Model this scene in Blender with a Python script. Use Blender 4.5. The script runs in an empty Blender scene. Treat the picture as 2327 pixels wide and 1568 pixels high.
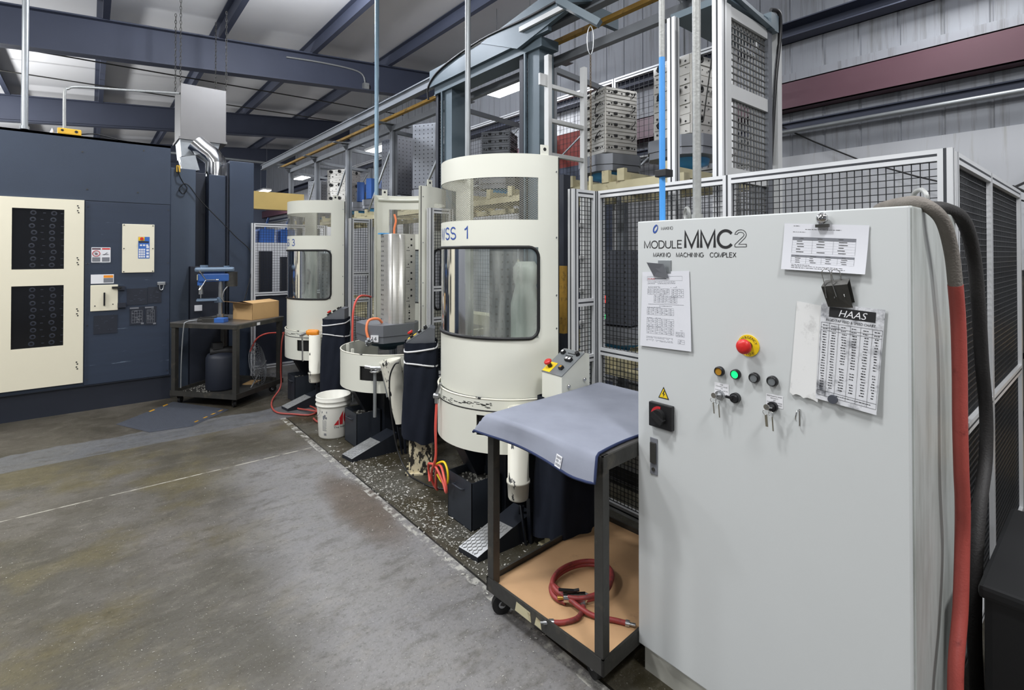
import bpy, bmesh, math, random
from mathutils import Vector, Matrix, Euler
random.seed(7)
SC = bpy.context.scene
COL = SC.collection
R = math.radians
V = Vector

# ------------------------------------------------------------------ materials
def srgb(r, g, b):
    f = lambda c: (c/255/12.92) if c/255 <= .04045 else ((c/255+.055)/1.055)**2.4
    return (f(r), f(g), f(b), 1)

def mat(name, rgb, rough=.5, metal=0, var=.12, scale=6, bump=0, bscale=60, spec=.5, dirt=None, dscale=3, dlow=.62, dhigh=.75, stretch=None):
    m = bpy.data.materials.new(name); m.use_nodes = True
    nt = m.node_tree; N = nt.nodes; L = nt.links
    b = N['Principled BSDF']
    b.inputs['Roughness'].default_value = rough
    b.inputs['Metallic'].default_value = metal
    b.inputs['Specular IOR Level'].default_value = spec
    c = srgb(*rgb)
    tc = N.new('ShaderNodeTexCoord')
    src = tc.outputs['Object']
    if stretch:
        mp = N.new('ShaderNodeMapping'); mp.inputs['Scale'].default_value = stretch
        L.new(src, mp.inputs['Vector']); src = mp.outputs['Vector']
    n = N.new('ShaderNodeTexNoise'); n.inputs['Scale'].default_value = scale; n.inputs['Detail'].default_value = 5
    L.new(src, n.inputs['Vector'])
    mx = N.new('ShaderNodeMix'); mx.data_type = 'RGBA'
    lo = tuple(max(0, x*(1-var)) for x in c[:3])+(1,); hi = tuple(min(1, x*(1+var)) for x in c[:3])+(1,)
    mx.inputs[6].default_value = lo; mx.inputs[7].default_value = hi
    L.new(n.outputs['Fac'], mx.inputs[0])
    out = mx.outputs[2]
    if dirt:
        n2 = N.new('ShaderNodeTexNoise'); n2.inputs['Scale'].default_value = dscale; n2.inputs['Detail'].default_value = 8; n2.inputs['Roughness'].default_value = .65
        L.new(src, n2.inputs['Vector'])
        rp = N.new('ShaderNodeValToRGB'); rp.color_ramp.elements[0].position = dlow; rp.color_ramp.elements[1].position = dhigh
        L.new(n2.outputs['Fac'], rp.inputs['Fac'])
        m2 = N.new('ShaderNodeMix'); m2.data_type = 'RGBA'
        L.new(rp.outputs['Color'], m2.inputs[0]); L.new(out, m2.inputs[6]); m2.inputs[7].default_value = srgb(*dirt)
        out = m2.outputs[2]
    L.new(out, b.inputs['Base Color'])
    if bump:
        n3 = N.new('ShaderNodeTexNoise'); n3.inputs['Scale'].default_value = bscale; n3.inputs['Detail'].default_value = 3
        L.new(src, n3.inputs['Vector'])
        bp = N.new('ShaderNodeBump'); bp.inputs['Strength'].default_value = bump; bp.inputs['Distance'].default_value = .01
        L.new(n3.outputs['Fac'], bp.inputs['Height']); L.new(bp.outputs['Normal'], b.inputs['Normal'])
    return m

def emit(name, rgb, strength):
    m = bpy.data.materials.new(name); m.use_nodes = True
    nt = m.node_tree; b = nt.nodes['Principled BSDF']
    b.inputs['Base Color'].default_value = srgb(*rgb)
    b.inputs['Emission Color'].default_value = srgb(*rgb)
    b.inputs['Emission Strength'].default_value = strength
    return m

def glass(name, tint=(205, 215, 215), haze=.25):
    m = bpy.data.materials.new(name); m.use_nodes = True
    nt = m.node_tree; N = nt.nodes; L = nt.links
    for n in list(N):
        if n.type != 'OUTPUT_MATERIAL': N.remove(n)
    out = [n for n in N if n.type == 'OUTPUT_MATERIAL'][0]
    tr = N.new('ShaderNodeBsdfTransparent'); tr.inputs['Color'].default_value = srgb(*tint)
    gl = N.new('ShaderNodeBsdfGlossy'); gl.inputs['Roughness'].default_value = .08; gl.inputs['Color'].default_value = (.9, .9, .9, 1)
    df = N.new('ShaderNodeBsdfDiffuse'); df.inputs['Color'].default_value = srgb(205, 208, 200)
    tc = N.new('ShaderNodeTexCoord'); mp = N.new('ShaderNodeMapping'); mp.inputs['Scale'].default_value = (9, 9, 1.2)
    n = N.new('ShaderNodeTexNoise'); n.inputs['Scale'].default_value = 2; n.inputs['Detail'].default_value = 6
    L.new(tc.outputs['Object'], mp.inputs[0]); L.new(mp.outputs[0], n.inputs['Vector'])
    mr = N.new('ShaderNodeMapRange'); mr.inputs[1].default_value = .35; mr.inputs[2].default_value = .75; mr.inputs[3].default_value = haze*.35; mr.inputs[4].default_value = haze*1.5
    L.new(n.outputs['Fac'], mr.inputs[0])
    m1 = N.new('ShaderNodeMixShader'); L.new(mr.outputs[0], m1.inputs[0]); L.new(tr.outputs[0], m1.inputs[1]); L.new(df.outputs[0], m1.inputs[2])
    fr = N.new('ShaderNodeFresnel'); fr.inputs['IOR'].default_value = 1.5
    m2 = N.new('ShaderNodeMixShader'); L.new(fr.outputs[0], m2.inputs[0]); L.new(m1.outputs[0], m2.inputs[1]); L.new(gl.outputs[0], m2.inputs[2])
    L.new(m2.outputs[0], out.inputs['Surface'])
    return m

M_ = {}
M_['cream'] = mat('cream_paint', (230, 230, 217), .38, 0, .04, 3)
M_['grey_side'] = mat('streaked_grey_enamel', (188, 192, 188), .35, 0, .03, 3, dirt=(128, 130, 122), dscale=5, dlow=.45, dhigh=.85, stretch=(2.2, 1, .35))
M_['cream_worn'] = mat('worn_cream_paint', (230, 227, 212), .45, 0, .05, 5, dirt=(28, 28, 28), dscale=12, dlow=.6, dhigh=.62, stretch=(1, 1, .45))
M_['cream_chip'] = mat('chipped_cream_paint', (226, 214, 180), .6, 0, .1, 8, dirt=(45, 42, 38), dscale=24, dlow=.49, dhigh=.53, stretch=(1, 1, .5))
M_['ivory'] = mat('ivory_panel_paint', (236, 229, 205), .45, 0, .03, 2)
M_['grey_white'] = mat('grey_white_enamel', (206, 209, 208), .42, 0, .025, 2.5)
M_['grey_plinth'] = mat('dirty_grey_white_enamel', (196, 195, 184), .6, 0, .1, 7, dirt=(120, 105, 80), dscale=9, dlow=.6, dhigh=.8)
M_['navy'] = mat('dark_blue_machine_paint', (48, 59, 76), .5, 0, .12, 2.5, bump=.12, bscale=220)
M_['navy2'] = mat('blue_grey_machine_paint', (66, 77, 92), .5, 0, .12, 2.5, bump=.1, bscale=220)
M_['navy_dark'] = mat('shadow_blue_paint', (30, 35, 47), .55, 0, .15, 4)
M_['scuff'] = mat('scuffed_blue_paint', (42, 53, 71), .55, 0, .15, 3, bump=.12, bscale=220, dirt=(120, 135, 150), dscale=5, dlow=.66, dhigh=.72, stretch=(.6, 1, 7))
M_['pedestal'] = mat('black_blue_pedestal_paint', (27, 31, 39), .45, 0, .2, 6)
M_['bin'] = mat('charcoal_sheet_metal', (42, 47, 55), .5, 0, .25, 5)
M_['steel_dark'] = mat('oily_dark_steel', (64, 63, 60), .42, .35, .3, 9, dirt=(98, 92, 80), dscale=10, dlow=.55, dhigh=.8, bump=.1, bscale=40)
M_['steel_top'] = mat('worn_steel_plate', (112, 110, 108), .35, .5, .25, 8)
M_['crane'] = mat('grey_blue_steel_paint', (92, 107, 116), .45, .1, .12, 4)
M_['beam'] = mat('dark_blue_grey_primer', (66, 71, 87), .6, 0, .15, 2)
M_['beam_red'] = mat('red_oxide_primer', (98, 66, 76), .4, 0, .15, 2)
M_['alu'] = mat('extruded_aluminium', (222, 223, 224), .4, .3, .05, 5)
M_['alu_flat'] = mat('anodised_aluminium', (205, 206, 205), .45, .2, .06, 5)
M_['alu_rack'] = mat('dull_aluminium', (132, 136, 141), .45, .45, .12, 5)
M_['red_dull'] = mat('faded_red_paint', (150, 62, 54), .6, 0, .1, 5)
M_['slot'] = mat('profile_slot_shadow_gap', (60, 62, 66), .6, .3, .1, 5)
M_['wire'] = mat('black_wire', (50, 51, 53), .4, .5, .15, 20)
M_['expanded'] = mat('greasy_expanded_metal', (150, 147, 132), .5, .2, .15, 20)
M_['wire_lt'] = mat('grey_galvanised_wire', (112, 112, 110), .4, .6, .1, 20)
M_['tomb'] = mat('machined_aluminium', (202, 200, 194), .38, .55, .1, 5, stretch=(1, 1, 12))
M_['tomb_g'] = mat('dull_grey_casting', (118, 121, 126), .5, .45, .15, 6)
M_['tomb_d'] = mat('dark_grey_casting', (86, 89, 97), .5, .35, .15, 6)
M_['hole'] = mat('bored_hole_black', (22, 22, 24), .6, 0, .1, 5)
M_['pallet'] = mat('pallet_cast_grey', (134, 137, 143), .45, .5, .12, 6)
M_['pallet_blue'] = mat('bright_blue_paint', (80, 165, 225), .5, 0, .08, 6)
M_['teal'] = mat('teal_grey_paint', (70, 92, 105), .5, 0, .1, 6)
M_['oldcream'] = mat('yellowed_cream_paint', (205, 196, 160), .55, 0, .12, 7, dirt=(120, 95, 60), dscale=10, dlow=.6, dhigh=.75)
M_['yellow'] = mat('yellow_paint', (228, 178, 50), .5, 0, .12, 8)
M_['header'] = mat('dull_yellow_header', (214, 184, 110), .6, 0, .08, 5)
M_['yellow_dirty'] = mat('dirty_yellow_paint', (176, 136, 52), .6, 0, .3, 12, dirt=(70, 55, 30), dscale=12, dlow=.55, dhigh=.7)
M_['yellow_sign'] = mat('safety_yellow', (240, 205, 30), .5, 0, .03, 5)
M_['orange'] = mat('orange_plastic', (245, 150, 40), .4, 0, .06, 8)
M_['red'] = mat('red_plastic', (205, 40, 38), .35, 0, .05, 8)
M_['redhose'] = mat('red_rubber_hose', (160, 70, 62), .5, 0, .16, 20, bump=.1, bscale=200, dirt=(120, 45, 42), dscale=14)
M_['dirtyhose'] = mat('grimy_maroon_hose', (142, 54, 52), .5, 0, .2, 24, dirt=(70, 40, 38), dscale=16, dlow=.5, dhigh=.7)
M_['pinkhose'] = mat('coral_air_line', (226, 92, 80), .4, 0, .08, 12)
M_['orangehose'] = mat('clear_orange_air_line', (250, 140, 90), .35, 0, .08, 12)
M_['greyhose'] = mat('dusty_grey_hose', (118, 112, 105), .7, 0, .25, 22, bump=.3, bscale=150, dirt=(160, 85, 72), dscale=12)
M_['blackhose'] = mat('black_rubber_hose', (46, 44, 43), .65, 0, .25, 18, bump=.2, bscale=150)
M_['black'] = mat('black_plastic', (26, 26, 28), .4, 0, .1, 8)
M_['rubber'] = mat('black_rubber', (20, 20, 21), .55, 0, .15, 10)
M_['blackbin'] = mat('matt_black_plastic', (17, 18, 20), .6, 0, .2, 5)
M_['chrome'] = mat('polished_steel', (215, 215, 215), .15, 1, .05, 6)
M_['steel'] = mat('bright_steel', (180, 182, 184), .3, .9, .1, 8)
M_['tread'] = mat('worn_tread_plate', (150, 151, 150), .4, .3, .25, 30)
M_['galv'] = mat('galvanised_steel', (158, 162, 164), .42, .6, .15, 14)
M_['conduit'] = mat('dull_zinc_conduit', (160, 161, 158), .5, .4, .2, 30, bump=.15, bscale=80)
M_['bluepipe'] = mat('sky_blue_paint', (72, 152, 225), .45, 0, .08, 10)
M_['paleblue'] = mat('pale_blue_grey_pipe_paint', (150, 178, 196), .42, .25, .1, 10)
M_['duct'] = mat('grey_sheet_metal_duct', (110, 108, 106), .5, .3, .08, 3)
M_['apron'] = mat('dark_navy_denim', (33, 37, 47), .9, 0, .22, 9, bump=.12, bscale=700, spec=.15)
M_['tie'] = mat('white_cotton_tie', (230, 230, 230), .8, 0, .05, 10)
M_['towel'] = mat('grey_blue_felt', (140, 144, 156), .95, 0, .2, 6, bump=.12, bscale=700, spec=.1, dirt=(140, 140, 150), dscale=3)
M_['hem'] = mat('navy_hem_binding', (52, 60, 88), .9, 0, .1, 30, spec=.1)
M_['board'] = mat('brown_hardboard', (186, 148, 108), .65, 0, .12, 9, dirt=(150, 118, 86), dscale=7)
M_['card'] = mat('corrugated_cardboard', (196, 160, 112), .8, 0, .07, 7, spec=.2)
M_['card_in'] = mat('cardboard_inside', (150, 118, 84), .85, 0, .12, 8, spec=.2)
M_['wood'] = mat('pale_pine', (214, 180, 128), .7, 0, .14, 5, stretch=(1, 8, 8))
M_['paper'] = mat('white_laminated_paper', (222, 223, 228), .35, 0, .02, 4)
M_['paper_old'] = mat('grubby_white_card', (226, 226, 224), .6, 0, .04, 5, dirt=(150, 148, 146), dscale=11, dlow=.52, dhigh=.72)
M_['paper_dirty'] = mat('oil_stained_paper', (216, 217, 220), .5, 0, .06, 6, dirt=(84, 86, 92), dscale=13, dlow=.5, dhigh=.66)
M_['ink'] = mat('black_ink', (30, 30, 32), .6, 0, .05, 5)
M_['ink_grey'] = mat('grey_print', (120, 122, 128), .6, 0, .05, 5)
M_['ink_blue'] = mat('blue_lettering', (42, 78, 160), .5, 0, .05, 5)
M_['ink_red'] = mat('red_print', (190, 36, 44), .5, 0, .05, 5)
M_['plastic_white'] = mat('white_polyethylene', (236, 234, 224), .42, 0, .03, 6, dirt=(205, 196, 170), dscale=6)
M_['mat'] = mat('charcoal_foam_mat', (54, 58, 67), .85, 0, .12, 15, bump=.5, bscale=160)
M_['blue_drill'] = mat('blue_machine_enamel', (52, 98, 170), .4, 0, .12, 10)
M_['drill_grey'] = mat('grey_blue_casting', (112, 130, 150), .4, .3, .12, 12)
M_['label_w'] = mat('white_label_stock', (232, 232, 234), .45, 0, .03, 5)
M_['chip'] = mat('bright_metal_chips', (176, 174, 166), .4, .3, .3, 30)
M_['wall'] = mat('stained_grey_wall_cladding', (148, 151, 157), .6, 0, .06, 1.5, dirt=(104, 104, 100), dscale=3.4, dlow=.5, dhigh=.8, stretch=(6, 6, .3))
M_['ceil'] = mat('white_vinyl_roof_insulation', (226, 225, 224), .7, 0, .07, 1.2, bump=.25, bscale=3)
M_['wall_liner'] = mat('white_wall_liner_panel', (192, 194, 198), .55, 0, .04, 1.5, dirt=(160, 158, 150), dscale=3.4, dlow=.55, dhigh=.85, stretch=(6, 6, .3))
M_['wall_dark'] = mat('blue_grey_wall_cladding', (92, 100, 118), .7, 0, .08, 1)
M_['lamp'] = emit('lit_lamp_diffuser', (255, 255, 255), 14)
M_['led_green'] = emit('lit_green_lens', (20, 235, 120), 1.1)
M_['led_red'] = emit('lit_red_lens', (240, 60, 50), .6)
M_['amber'] = mat('amber_lens', (178, 130, 40), .3, 0, .08, 10)
M_['lens_grey'] = mat('smoked_grey_lens', (112, 116, 118), .25, 0, .08, 10)
M_['glass'] = glass('oily_polycarbonate_pane', haze=.3)
M_['dark_glass'] = mat('dark_smoked_window', (20, 21, 24), .12, 0, .2, 3)
M_['dusty'] = mat('rusty_floor_drum', (90, 84, 76), .7, .2, .2, 6)
M_['keyblue'] = mat('keypad_blue_print', (60, 110, 190), .4, 0, .05, 10)
M_['brass'] = mat('brass', (190, 150, 80), .35, .8, .1, 12)
M_['rope'] = mat('rusty_chain_steel', (116, 100, 78), .6, .5, .25, 30)

def floor_mat():
    m = bpy.data.materials.new('oily_concrete'); m.use_nodes = True
    nt = m.node_tree; N = nt.nodes; L = nt.links; b = N['Principled BSDF']
    tc = N.new('ShaderNodeTexCoord'); P = tc.outputs['Object']
    sp = N.new('ShaderNodeSeparateXYZ'); L.new(P, sp.inputs[0])
    def noise(s, d=6, r=.6):
        n = N.new('ShaderNodeTexNoise'); n.inputs['Scale'].default_value = s; n.inputs['Detail'].default_value = d; n.inputs['Roughness'].default_value = r
        L.new(P, n.inputs['Vector']); return n.outputs['Fac']
    def math_(op, a, c=None, clamp=False):
        n = N.new('ShaderNodeMath'); n.operation = op; n.use_clamp = clamp
        for i, v in enumerate((a, c)):
            if v is None: continue
            if isinstance(v, (int, float)): n.inputs[i].default_value = v
            else: L.new(v, n.inputs[i])
        return n.outputs[0]
    def mix(f, a, c):
        n = N.new('ShaderNodeMix'); n.data_type = 'RGBA'
        L.new(f, n.inputs[0])
        for i, v in ((6, a), (7, c)):
            if isinstance(v, tuple): n.inputs[i].default_value = v
            else: L.new(v, n.inputs[i])
        return n.outputs[2]
    def ramp(f, lo, hi):
        n = N.new('ShaderNodeMapRange'); n.interpolation_type = 'SMOOTHSTEP'
        n.inputs[1].default_value = lo; n.inputs[2].default_value = hi
        if isinstance(f, (int, float)): n.inputs[0].default_value = f
        else: L.new(f, n.inputs[0])
        return n.outputs[0]
    base = mix(ramp(noise(.8, 3), .4, .62), srgb(73, 69, 59), srgb(98, 94, 88))
    olive = mix(ramp(noise(1.3, 5), .46, .62), base, srgb(88, 81, 58))
    wob = math_('MULTIPLY', math_('SUBTRACT', noise(1.7, 4), .5), .35)
    xw = math_('ADD', sp.outputs['X'], wob)
    yw = math_('ADD', sp.outputs['Y'], wob)
    # greyer, drier lane close to the work cells
    lane = math_('MULTIPLY', ramp(xw, .55, .95), math_('SUBTRACT', 1, ramp(yw, 4.2, 4.6)))
    c = mix(math_('MULTIPLY', lane, .75), olive, srgb(132, 131, 132))
    # brown oil stain along the joint
    dx = math_('SUBTRACT', xw, 1.38); dy = math_('SUBTRACT', yw, 3.25)
    d2 = math_('ADD', math_('MULTIPLY', math_('MULTIPLY', dx, dx), 14), math_('MULTIPLY', dy, dy))
    c = mix(math_('MULTIPLY', math_('SUBTRACT', 1, ramp(d2, .05, .55)), .7), c, srgb(76, 57, 34))
    # oily strip under the cells
    right = math_('GREATER_THAN', sp.outputs['X'], 1.53)
    wet = mix(ramp(noise(2.2, 5), .4, .65), srgb(58, 53, 38), srgb(82, 80, 72))
    c = mix(right, c, wet)
    back = math_('GREATER_THAN', yw, 5.82)
    c = mix(back, c, mix(ramp(noise(1.1, 4), .4, .65), srgb(58, 54, 44), srgb(80, 75, 66)))
    band = math_('MULTIPLY', math_('GREATER_THAN', sp.outputs['Y'], 5.39), math_('LESS_THAN', yw, 5.82))
    c = mix(math_('MULTIPLY', band, .8), c, srgb(96, 98, 102))
    # worn mottling and fine speckle
    def stretched(s, d, r, sc):
        mp = N.new('ShaderNodeMapping'); mp.inputs['Scale'].default_value = sc; mp.inputs['Rotation'].default_value = (0, 0, .5); L.new(P, mp.inputs['Vector'])
        n = N.new('ShaderNodeTexNoise'); n.inputs['Scale'].default_value = s; n.inputs['Detail'].default_value = d; n.inputs['Roughness'].default_value = r
        L.new(mp.outputs[0], n.inputs['Vector']); return n.outputs['Fac']
    c = mix(math_('MULTIPLY', ramp(stretched(5, 8, .75, (1, 2.2, 1)), .48, .66), .5), c, srgb(62, 57, 46))
    c = mix(math_('MULTIPLY', ramp(stretched(7, 8, .7, (1, 1.8, 1)), .5, .72), .25), c, srgb(140, 134, 122))
    c = mix(math_('MULTIPLY', ramp(noise(22, 8, .8), .5, .7), .4), c, srgb(52, 48, 38))
    c = mix(math_('MULTIPLY', ramp(noise(55, 4, .7), .52, .72), .5), c, srgb(42, 38, 30))
    c = mix(math_('MULTIPLY', ramp(noise(42, 5, .75), .6, .72), .4), c, srgb(168, 163, 152))
    c = mix(math_('MULTIPLY', ramp(noise(120, 2, .5), .66, .74), .6), c, srgb(186, 184, 176))
    # light control joint and dark expansion joint
    def line(coord, at, w):
        return math_('LESS_THAN', math_('ABSOLUTE', math_('SUBTRACT', coord, at)), w)
    l1 = math_('MULTIPLY', line(sp.outputs['Y'], 4.43, .008), math_('LESS_THAN', sp.outputs['X'], 1.52))
    c = mix(math_('MULTIPLY', l1, ramp(noise(9, 3), .35, .6)), c, srgb(168, 164, 152))
    wl = math_('ADD', sp.outputs['X'], math_('MULTIPLY', math_('SUBTRACT', noise(12, 3), .5), .02))
    l2 = math_('MULTIPLY', line(wl, 1.5, .026), math_('LESS_THAN', sp.outputs['Y'], 5.4))
    c = mix(math_('MULTIPLY', l2, ramp(noise(14, 4, .7), .45, .62)), c, srgb(176, 174, 166))
    l3 = math_('MULTIPLY', line(sp.outputs['X'], 1.53, .006), math_('LESS_THAN', sp.outputs['Y'], 5.4))
    c = mix(l3, c, srgb(30, 28, 24))
    L.new(c, b.inputs['Base Color'])
    rr = N.new('ShaderNodeMapRange'); rr.inputs[1].default_value = .35; rr.inputs[2].default_value = .7; rr.inputs[3].default_value = .3; rr.inputs[4].default_value = .62
    L.new(noise(1.9, 5), rr.inputs[0])
    rg = math_('SUBTRACT', rr.outputs[0], math_('MULTIPLY', right, .1))
    L.new(rg, b.inputs['Roughness'])
    bp = N.new('ShaderNodeBump'); bp.inputs['Strength'].default_value = .35; bp.inputs['Distance'].default_value = .006
    L.new(noise(38, 6, .7), bp.inputs['Height']); L.new(bp.outputs[0], b.inputs['Normal'])
    return m
M_['floor'] = floor_mat()

# ------------------------------------------------------------------ mesh builder
def Mloc(o, u, v):
    u = V(u).normalized(); v = V(v).normalized(); n = u.cross(v)
    return Matrix(((u.x, v.x, n.x, o[0]), (u.y, v.y, n.y, o[1]), (u.z, v.z, n.z, o[2]), (0, 0, 0, 1)))

def arcp(cx, cy, rx, ry, a0, a1, n=12): return [(cx+rx*math.cos(R(a0+(a1-a0)*i/n)), cy+ry*math.sin(R(a0+(a1-a0)*i/n))) for i in range(n+1)]
_o = arcp(.43, .5, .43, .5, 0, 360, 24); _o[-1] = _o[0]
GLY = {'M': (.8, [[(0, 0), (0, 1), (.4, .05), (.8, 1), (.8, 0)]]), 'O': (.86, [_o]), 'D': (.72, [[(0, 0), (0, 1), (.3, 1)]+arcp(.3, .5, .42, .5, 80, -80, 12)+[(.3, 0), (0, 0)]]),
 'U': (.68, [[(0, 1), (0, .3)]+arcp(.34, .32, .34, .32, 190, 350, 10)+[(.68, .32), (.68, 1)]]), 'L': (.5, [[(0, 1), (0, 0), (.5, 0)]]), 'E': (.56, [[(.56, 1), (0, 1), (0, 0), (.56, 0)], [(0, .52), (.5, .52)]]),
 'A': (.76, [[(0, 0), (.38, 1), (.76, 0)], [(.13, .34), (.63, .34)]]), 'K': (.64, [[(0, 0), (0, 1)], [(.62, 1), (0, .36)], [(.22, .58), (.64, 0)]]), 'I': (.08, [[(.04, 0), (.04, 1)]]), 'N': (.68, [[(0, 0), (0, 1), (.68, 0), (.68, 1)]]),
 'C': (.8, [arcp(.43, .5, .43, .5, 38, 322, 20)]), 'H': (.66, [[(0, 0), (0, 1)], [(.66, 0), (.66, 1)], [(0, .52), (.66, .52)]]), 'G': (.84, [arcp(.43, .5, .43, .5, 42, 350, 20)+[(.84, .46), (.5, .46)]]),
 'P': (.6, [[(0, 0), (0, 1), (.32, 1)]+arcp(.32, .74, .28, .26, 80, -80, 8)+[(.32, .48), (0, .48)]]), 'X': (.68, [[(0, 0), (.66, 1)], [(.02, 1), (.68, 0)]]),
 'W': (1.0, [[(0, 1), (.24, .0), (.5, .96), (.76, .0), (1, 1)]]), 'S': (.62, [arcp(.31, .74, .29, .26, 25, 270, 12)[:-1]+arcp(.31, .25, .31, .25, 88, -160, 14)]),
 '1': (.34, [[(.0, .78), (.14, .83), (.26, 1), (.26, 0)]]), '3': (.6, [arcp(.29, .75, .26, .25, 160, -85, 12)+arcp(.29, .26, .31, .26, 85, -165, 14)])}

class B:
    def __init__(s): s.v = []; s.f = []; s.m = []; s.sm = []
    def add(s, vs, fs, mi=0, sm=False):
        k = len(s.v); s.v += [V(x) for x in vs]
        for f in fs: s.f.append([i+k for i in f]); s.m.append(mi); s.sm.append(sm)
        return s
    def box(s, lo, hi, mi=0, bev=0, M=None):
        (a, b, c), (d, e, f) = lo, hi
        a, d = min(a, d), max(a, d); b, e = min(b, e), max(b, e); c, f = min(c, f), max(c, f)
        if bev:
            bm = bmesh.new(); bmesh.ops.create_cube(bm, size=1)
            for v in bm.verts: v.co = V(((a+d)/2+v.co.x*(d-a), (b+e)/2+v.co.y*(e-b), (c+f)/2+v.co.z*(f-c)))
            bmesh.ops.bevel(bm, geom=bm.edges[:], offset=min(bev, .45*min(d-a, e-b, f-c)), segments=2, affect='EDGES', profile=.6)
            bm.verts.index_update()
            vs = [v.co.copy() for v in bm.verts]; fs = [[v.index for v in fc.verts] for fc in bm.faces]; bm.free()
        else:
            vs = [V(p) for p in ((a, b, c), (d, b, c), (d, e, c), (a, e, c), (a, b, f), (d, b, f), (d, e, f), (a, e, f))]
            fs = [(0, 3, 2, 1), (4, 5, 6, 7), (0, 1, 5, 4), (1, 2, 6, 5), (2, 3, 7, 6), (3, 0, 4, 7)]
        if M: vs = [M @ v for v in vs]
        return s.add(vs, fs, mi)
    def cbox(s, c, d, mi=0, bev=0, rz=0, M=None):
        h = [x/2 for x in d]
        T = Matrix.Translation(c) @ Matrix.Rotation(rz, 4, 'Z')
        if M: T = M @ T
        return s.box([-x for x in h], h, mi, bev, T)
    def bar(s, p, q, w, h, mi=0, up=(0, 0, 1)):
        p, q = V(p), V(q); d = (q-p).normalized(); u = V(up)
        if abs(d.dot(u)) > .98: u = V((1, 0, 0)) if abs(d.x) < .9 else V((0, 1, 0))
        x = d.cross(u).normalized(); z = x.cross(d)
        vs = [e+x*(sx*w/2)+z*(sz*h/2) for e in (p, q) for sx, sz in ((-1, -1), (1, -1), (1, 1), (-1, 1))]
        return s.add(vs, [(0, 1, 2, 3), (7, 6, 5, 4), (0, 4, 5, 1), (1, 5, 6, 2), (2, 6, 7, 3), (3, 7, 4, 0)], mi)
    def cyl(s, p, q, r, n=20, mi=0, r2=None, caps=True):
        p, q = V(p), V(q); r2 = r if r2 is None else r2
        d = (q-p).normalized(); u = V((0, 0, 1)) if abs(d.z) < .95 else V((1, 0, 0))
        x = d.cross(u).normalized(); y = d.cross(x)
        a = [p+(x*math.cos(t)+y*math.sin(t))*r for t in (2*math.pi*i/n for i in range(n))]
        b = [q+(x*math.cos(t)+y*math.sin(t))*r2 for t in (2*math.pi*i/n for i in range(n))]
        s.add(a+b, [(i, (i+1) % n, n+(i+1) % n, n+i) for i in range(n)], mi, True)
        if caps:
            s.add(a, [tuple(range(n))[::-1]], mi); s.add(b, [tuple(range(n))], mi)
        return s
    def tube(s, pts, r, n=10, mi=0, smooth=0, closed=False):
        P = [V(p) for p in pts]
        if smooth:
            Q = []; k = len(P)
            for i in range(k if closed else k-1):
                p0 = P[(i-1) % k] if closed else P[max(i-1, 0)]; p1 = P[i]; p2 = P[(i+1) % k]; p3 = P[(i+2) % k] if closed else P[min(i+2, k-1)]
                for j in range(smooth):
                    t = j/smooth
                    Q.append(.5*((2*p1)+(p2-p0)*t+(2*p0-5*p1+4*p2-p3)*t*t+(3*p1-p0-3*p2+p3)*t**3))
            if not closed: Q.append(P[-1])
            P = Q
        rings = []; x = None; k = len(P)
        for i, p in enumerate(P):
            d = ((P[(i+1) % k]-P[i-1]) if closed else (P[min(i+1, k-1)]-P[max(i-1, 0)])).normalized()
            if x is None:
                u = V((0, 0, 1)) if abs(d.z) < .9 else V((1, 0, 0)); x = d.cross(u).normalized()
            else:
                x = (x-d*x.dot(d)); x = x.normalized() if x.length > 1e-6 else V((1, 0, 0))
            y = d.cross(x); rr = r[i*len(r)//k] if isinstance(r, (list, tuple)) else r
            rings.append([p+(x*math.cos(2*math.pi*j/n)+y*math.sin(2*math.pi*j/n))*rr for j in range(n)])
        vs = [v for g in rings for v in g]; fs = []
        for i in range(k if closed else k-1):
            a, b = i*n, ((i+1) % k)*n
            fs += [(a+j, b+j, b+(j+1) % n, a+(j+1) % n) for j in range(n)]
        s.add(vs, fs, mi, True)
        if not closed:
            s.add(rings[0], [tuple(range(n))], mi); s.add(rings[-1], [tuple(range(n))[::-1]], mi)
        return s
    def lathe(s, prof, c=(0, 0, 0), n=32, mi=0, M=None, a0=0, a1=2*math.pi, sm=True):
        full = abs(a1-a0-2*math.pi) < 1e-6; k = n if full else n+1; vs = []
        for (r, z) in prof:
            for i in range(k):
                t = a0+(a1-a0)*i/n; vs.append(V((c[0]+r*math.cos(t), c[1]+r*math.sin(t), c[2]+z)))
        fs = []
        for i in range(len(prof)-1):
            for j in range(n if full else n):
                b = (j+1) % k if full else j+1
                fs.append((i*k+j, i*k+b, (i+1)*k+b, (i+1)*k+j))
        if M: vs = [M @ v for v in vs]
        return s.add(vs, fs, mi, sm)
    def prism(s, poly, h, M=None, mi=0):
        n = len(poly); vs = [V((x, y, 0)) for x, y in poly]+[V((x, y, h)) for x, y in poly]
        if M: vs = [M @ v for v in vs]
        return s.add(vs, [tuple(range(n))[::-1], tuple(range(n, 2*n))]+[(i, (i+1) % n, n+(i+1) % n, n+i) for i in range(n)], mi)
    def disc(s, M, x, y, r, n=10, mi=0, z=.0006):
        vs = [M @ V((x+r*math.cos(2*math.pi*i/n), y+r*math.sin(2*math.pi*i/n), z)) for i in range(n)]
        return s.add(vs, [tuple(range(n))], mi)
    def rect(s, M, x0, y0, x1, y1, z=.0006, mi=0):
        return s.add([M @ V(p) for p in ((x0, y0, z), (x1, y0, z), (x1, y1, z), (x0, y1, z))], [(0, 1, 2, 3)], mi)
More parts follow.
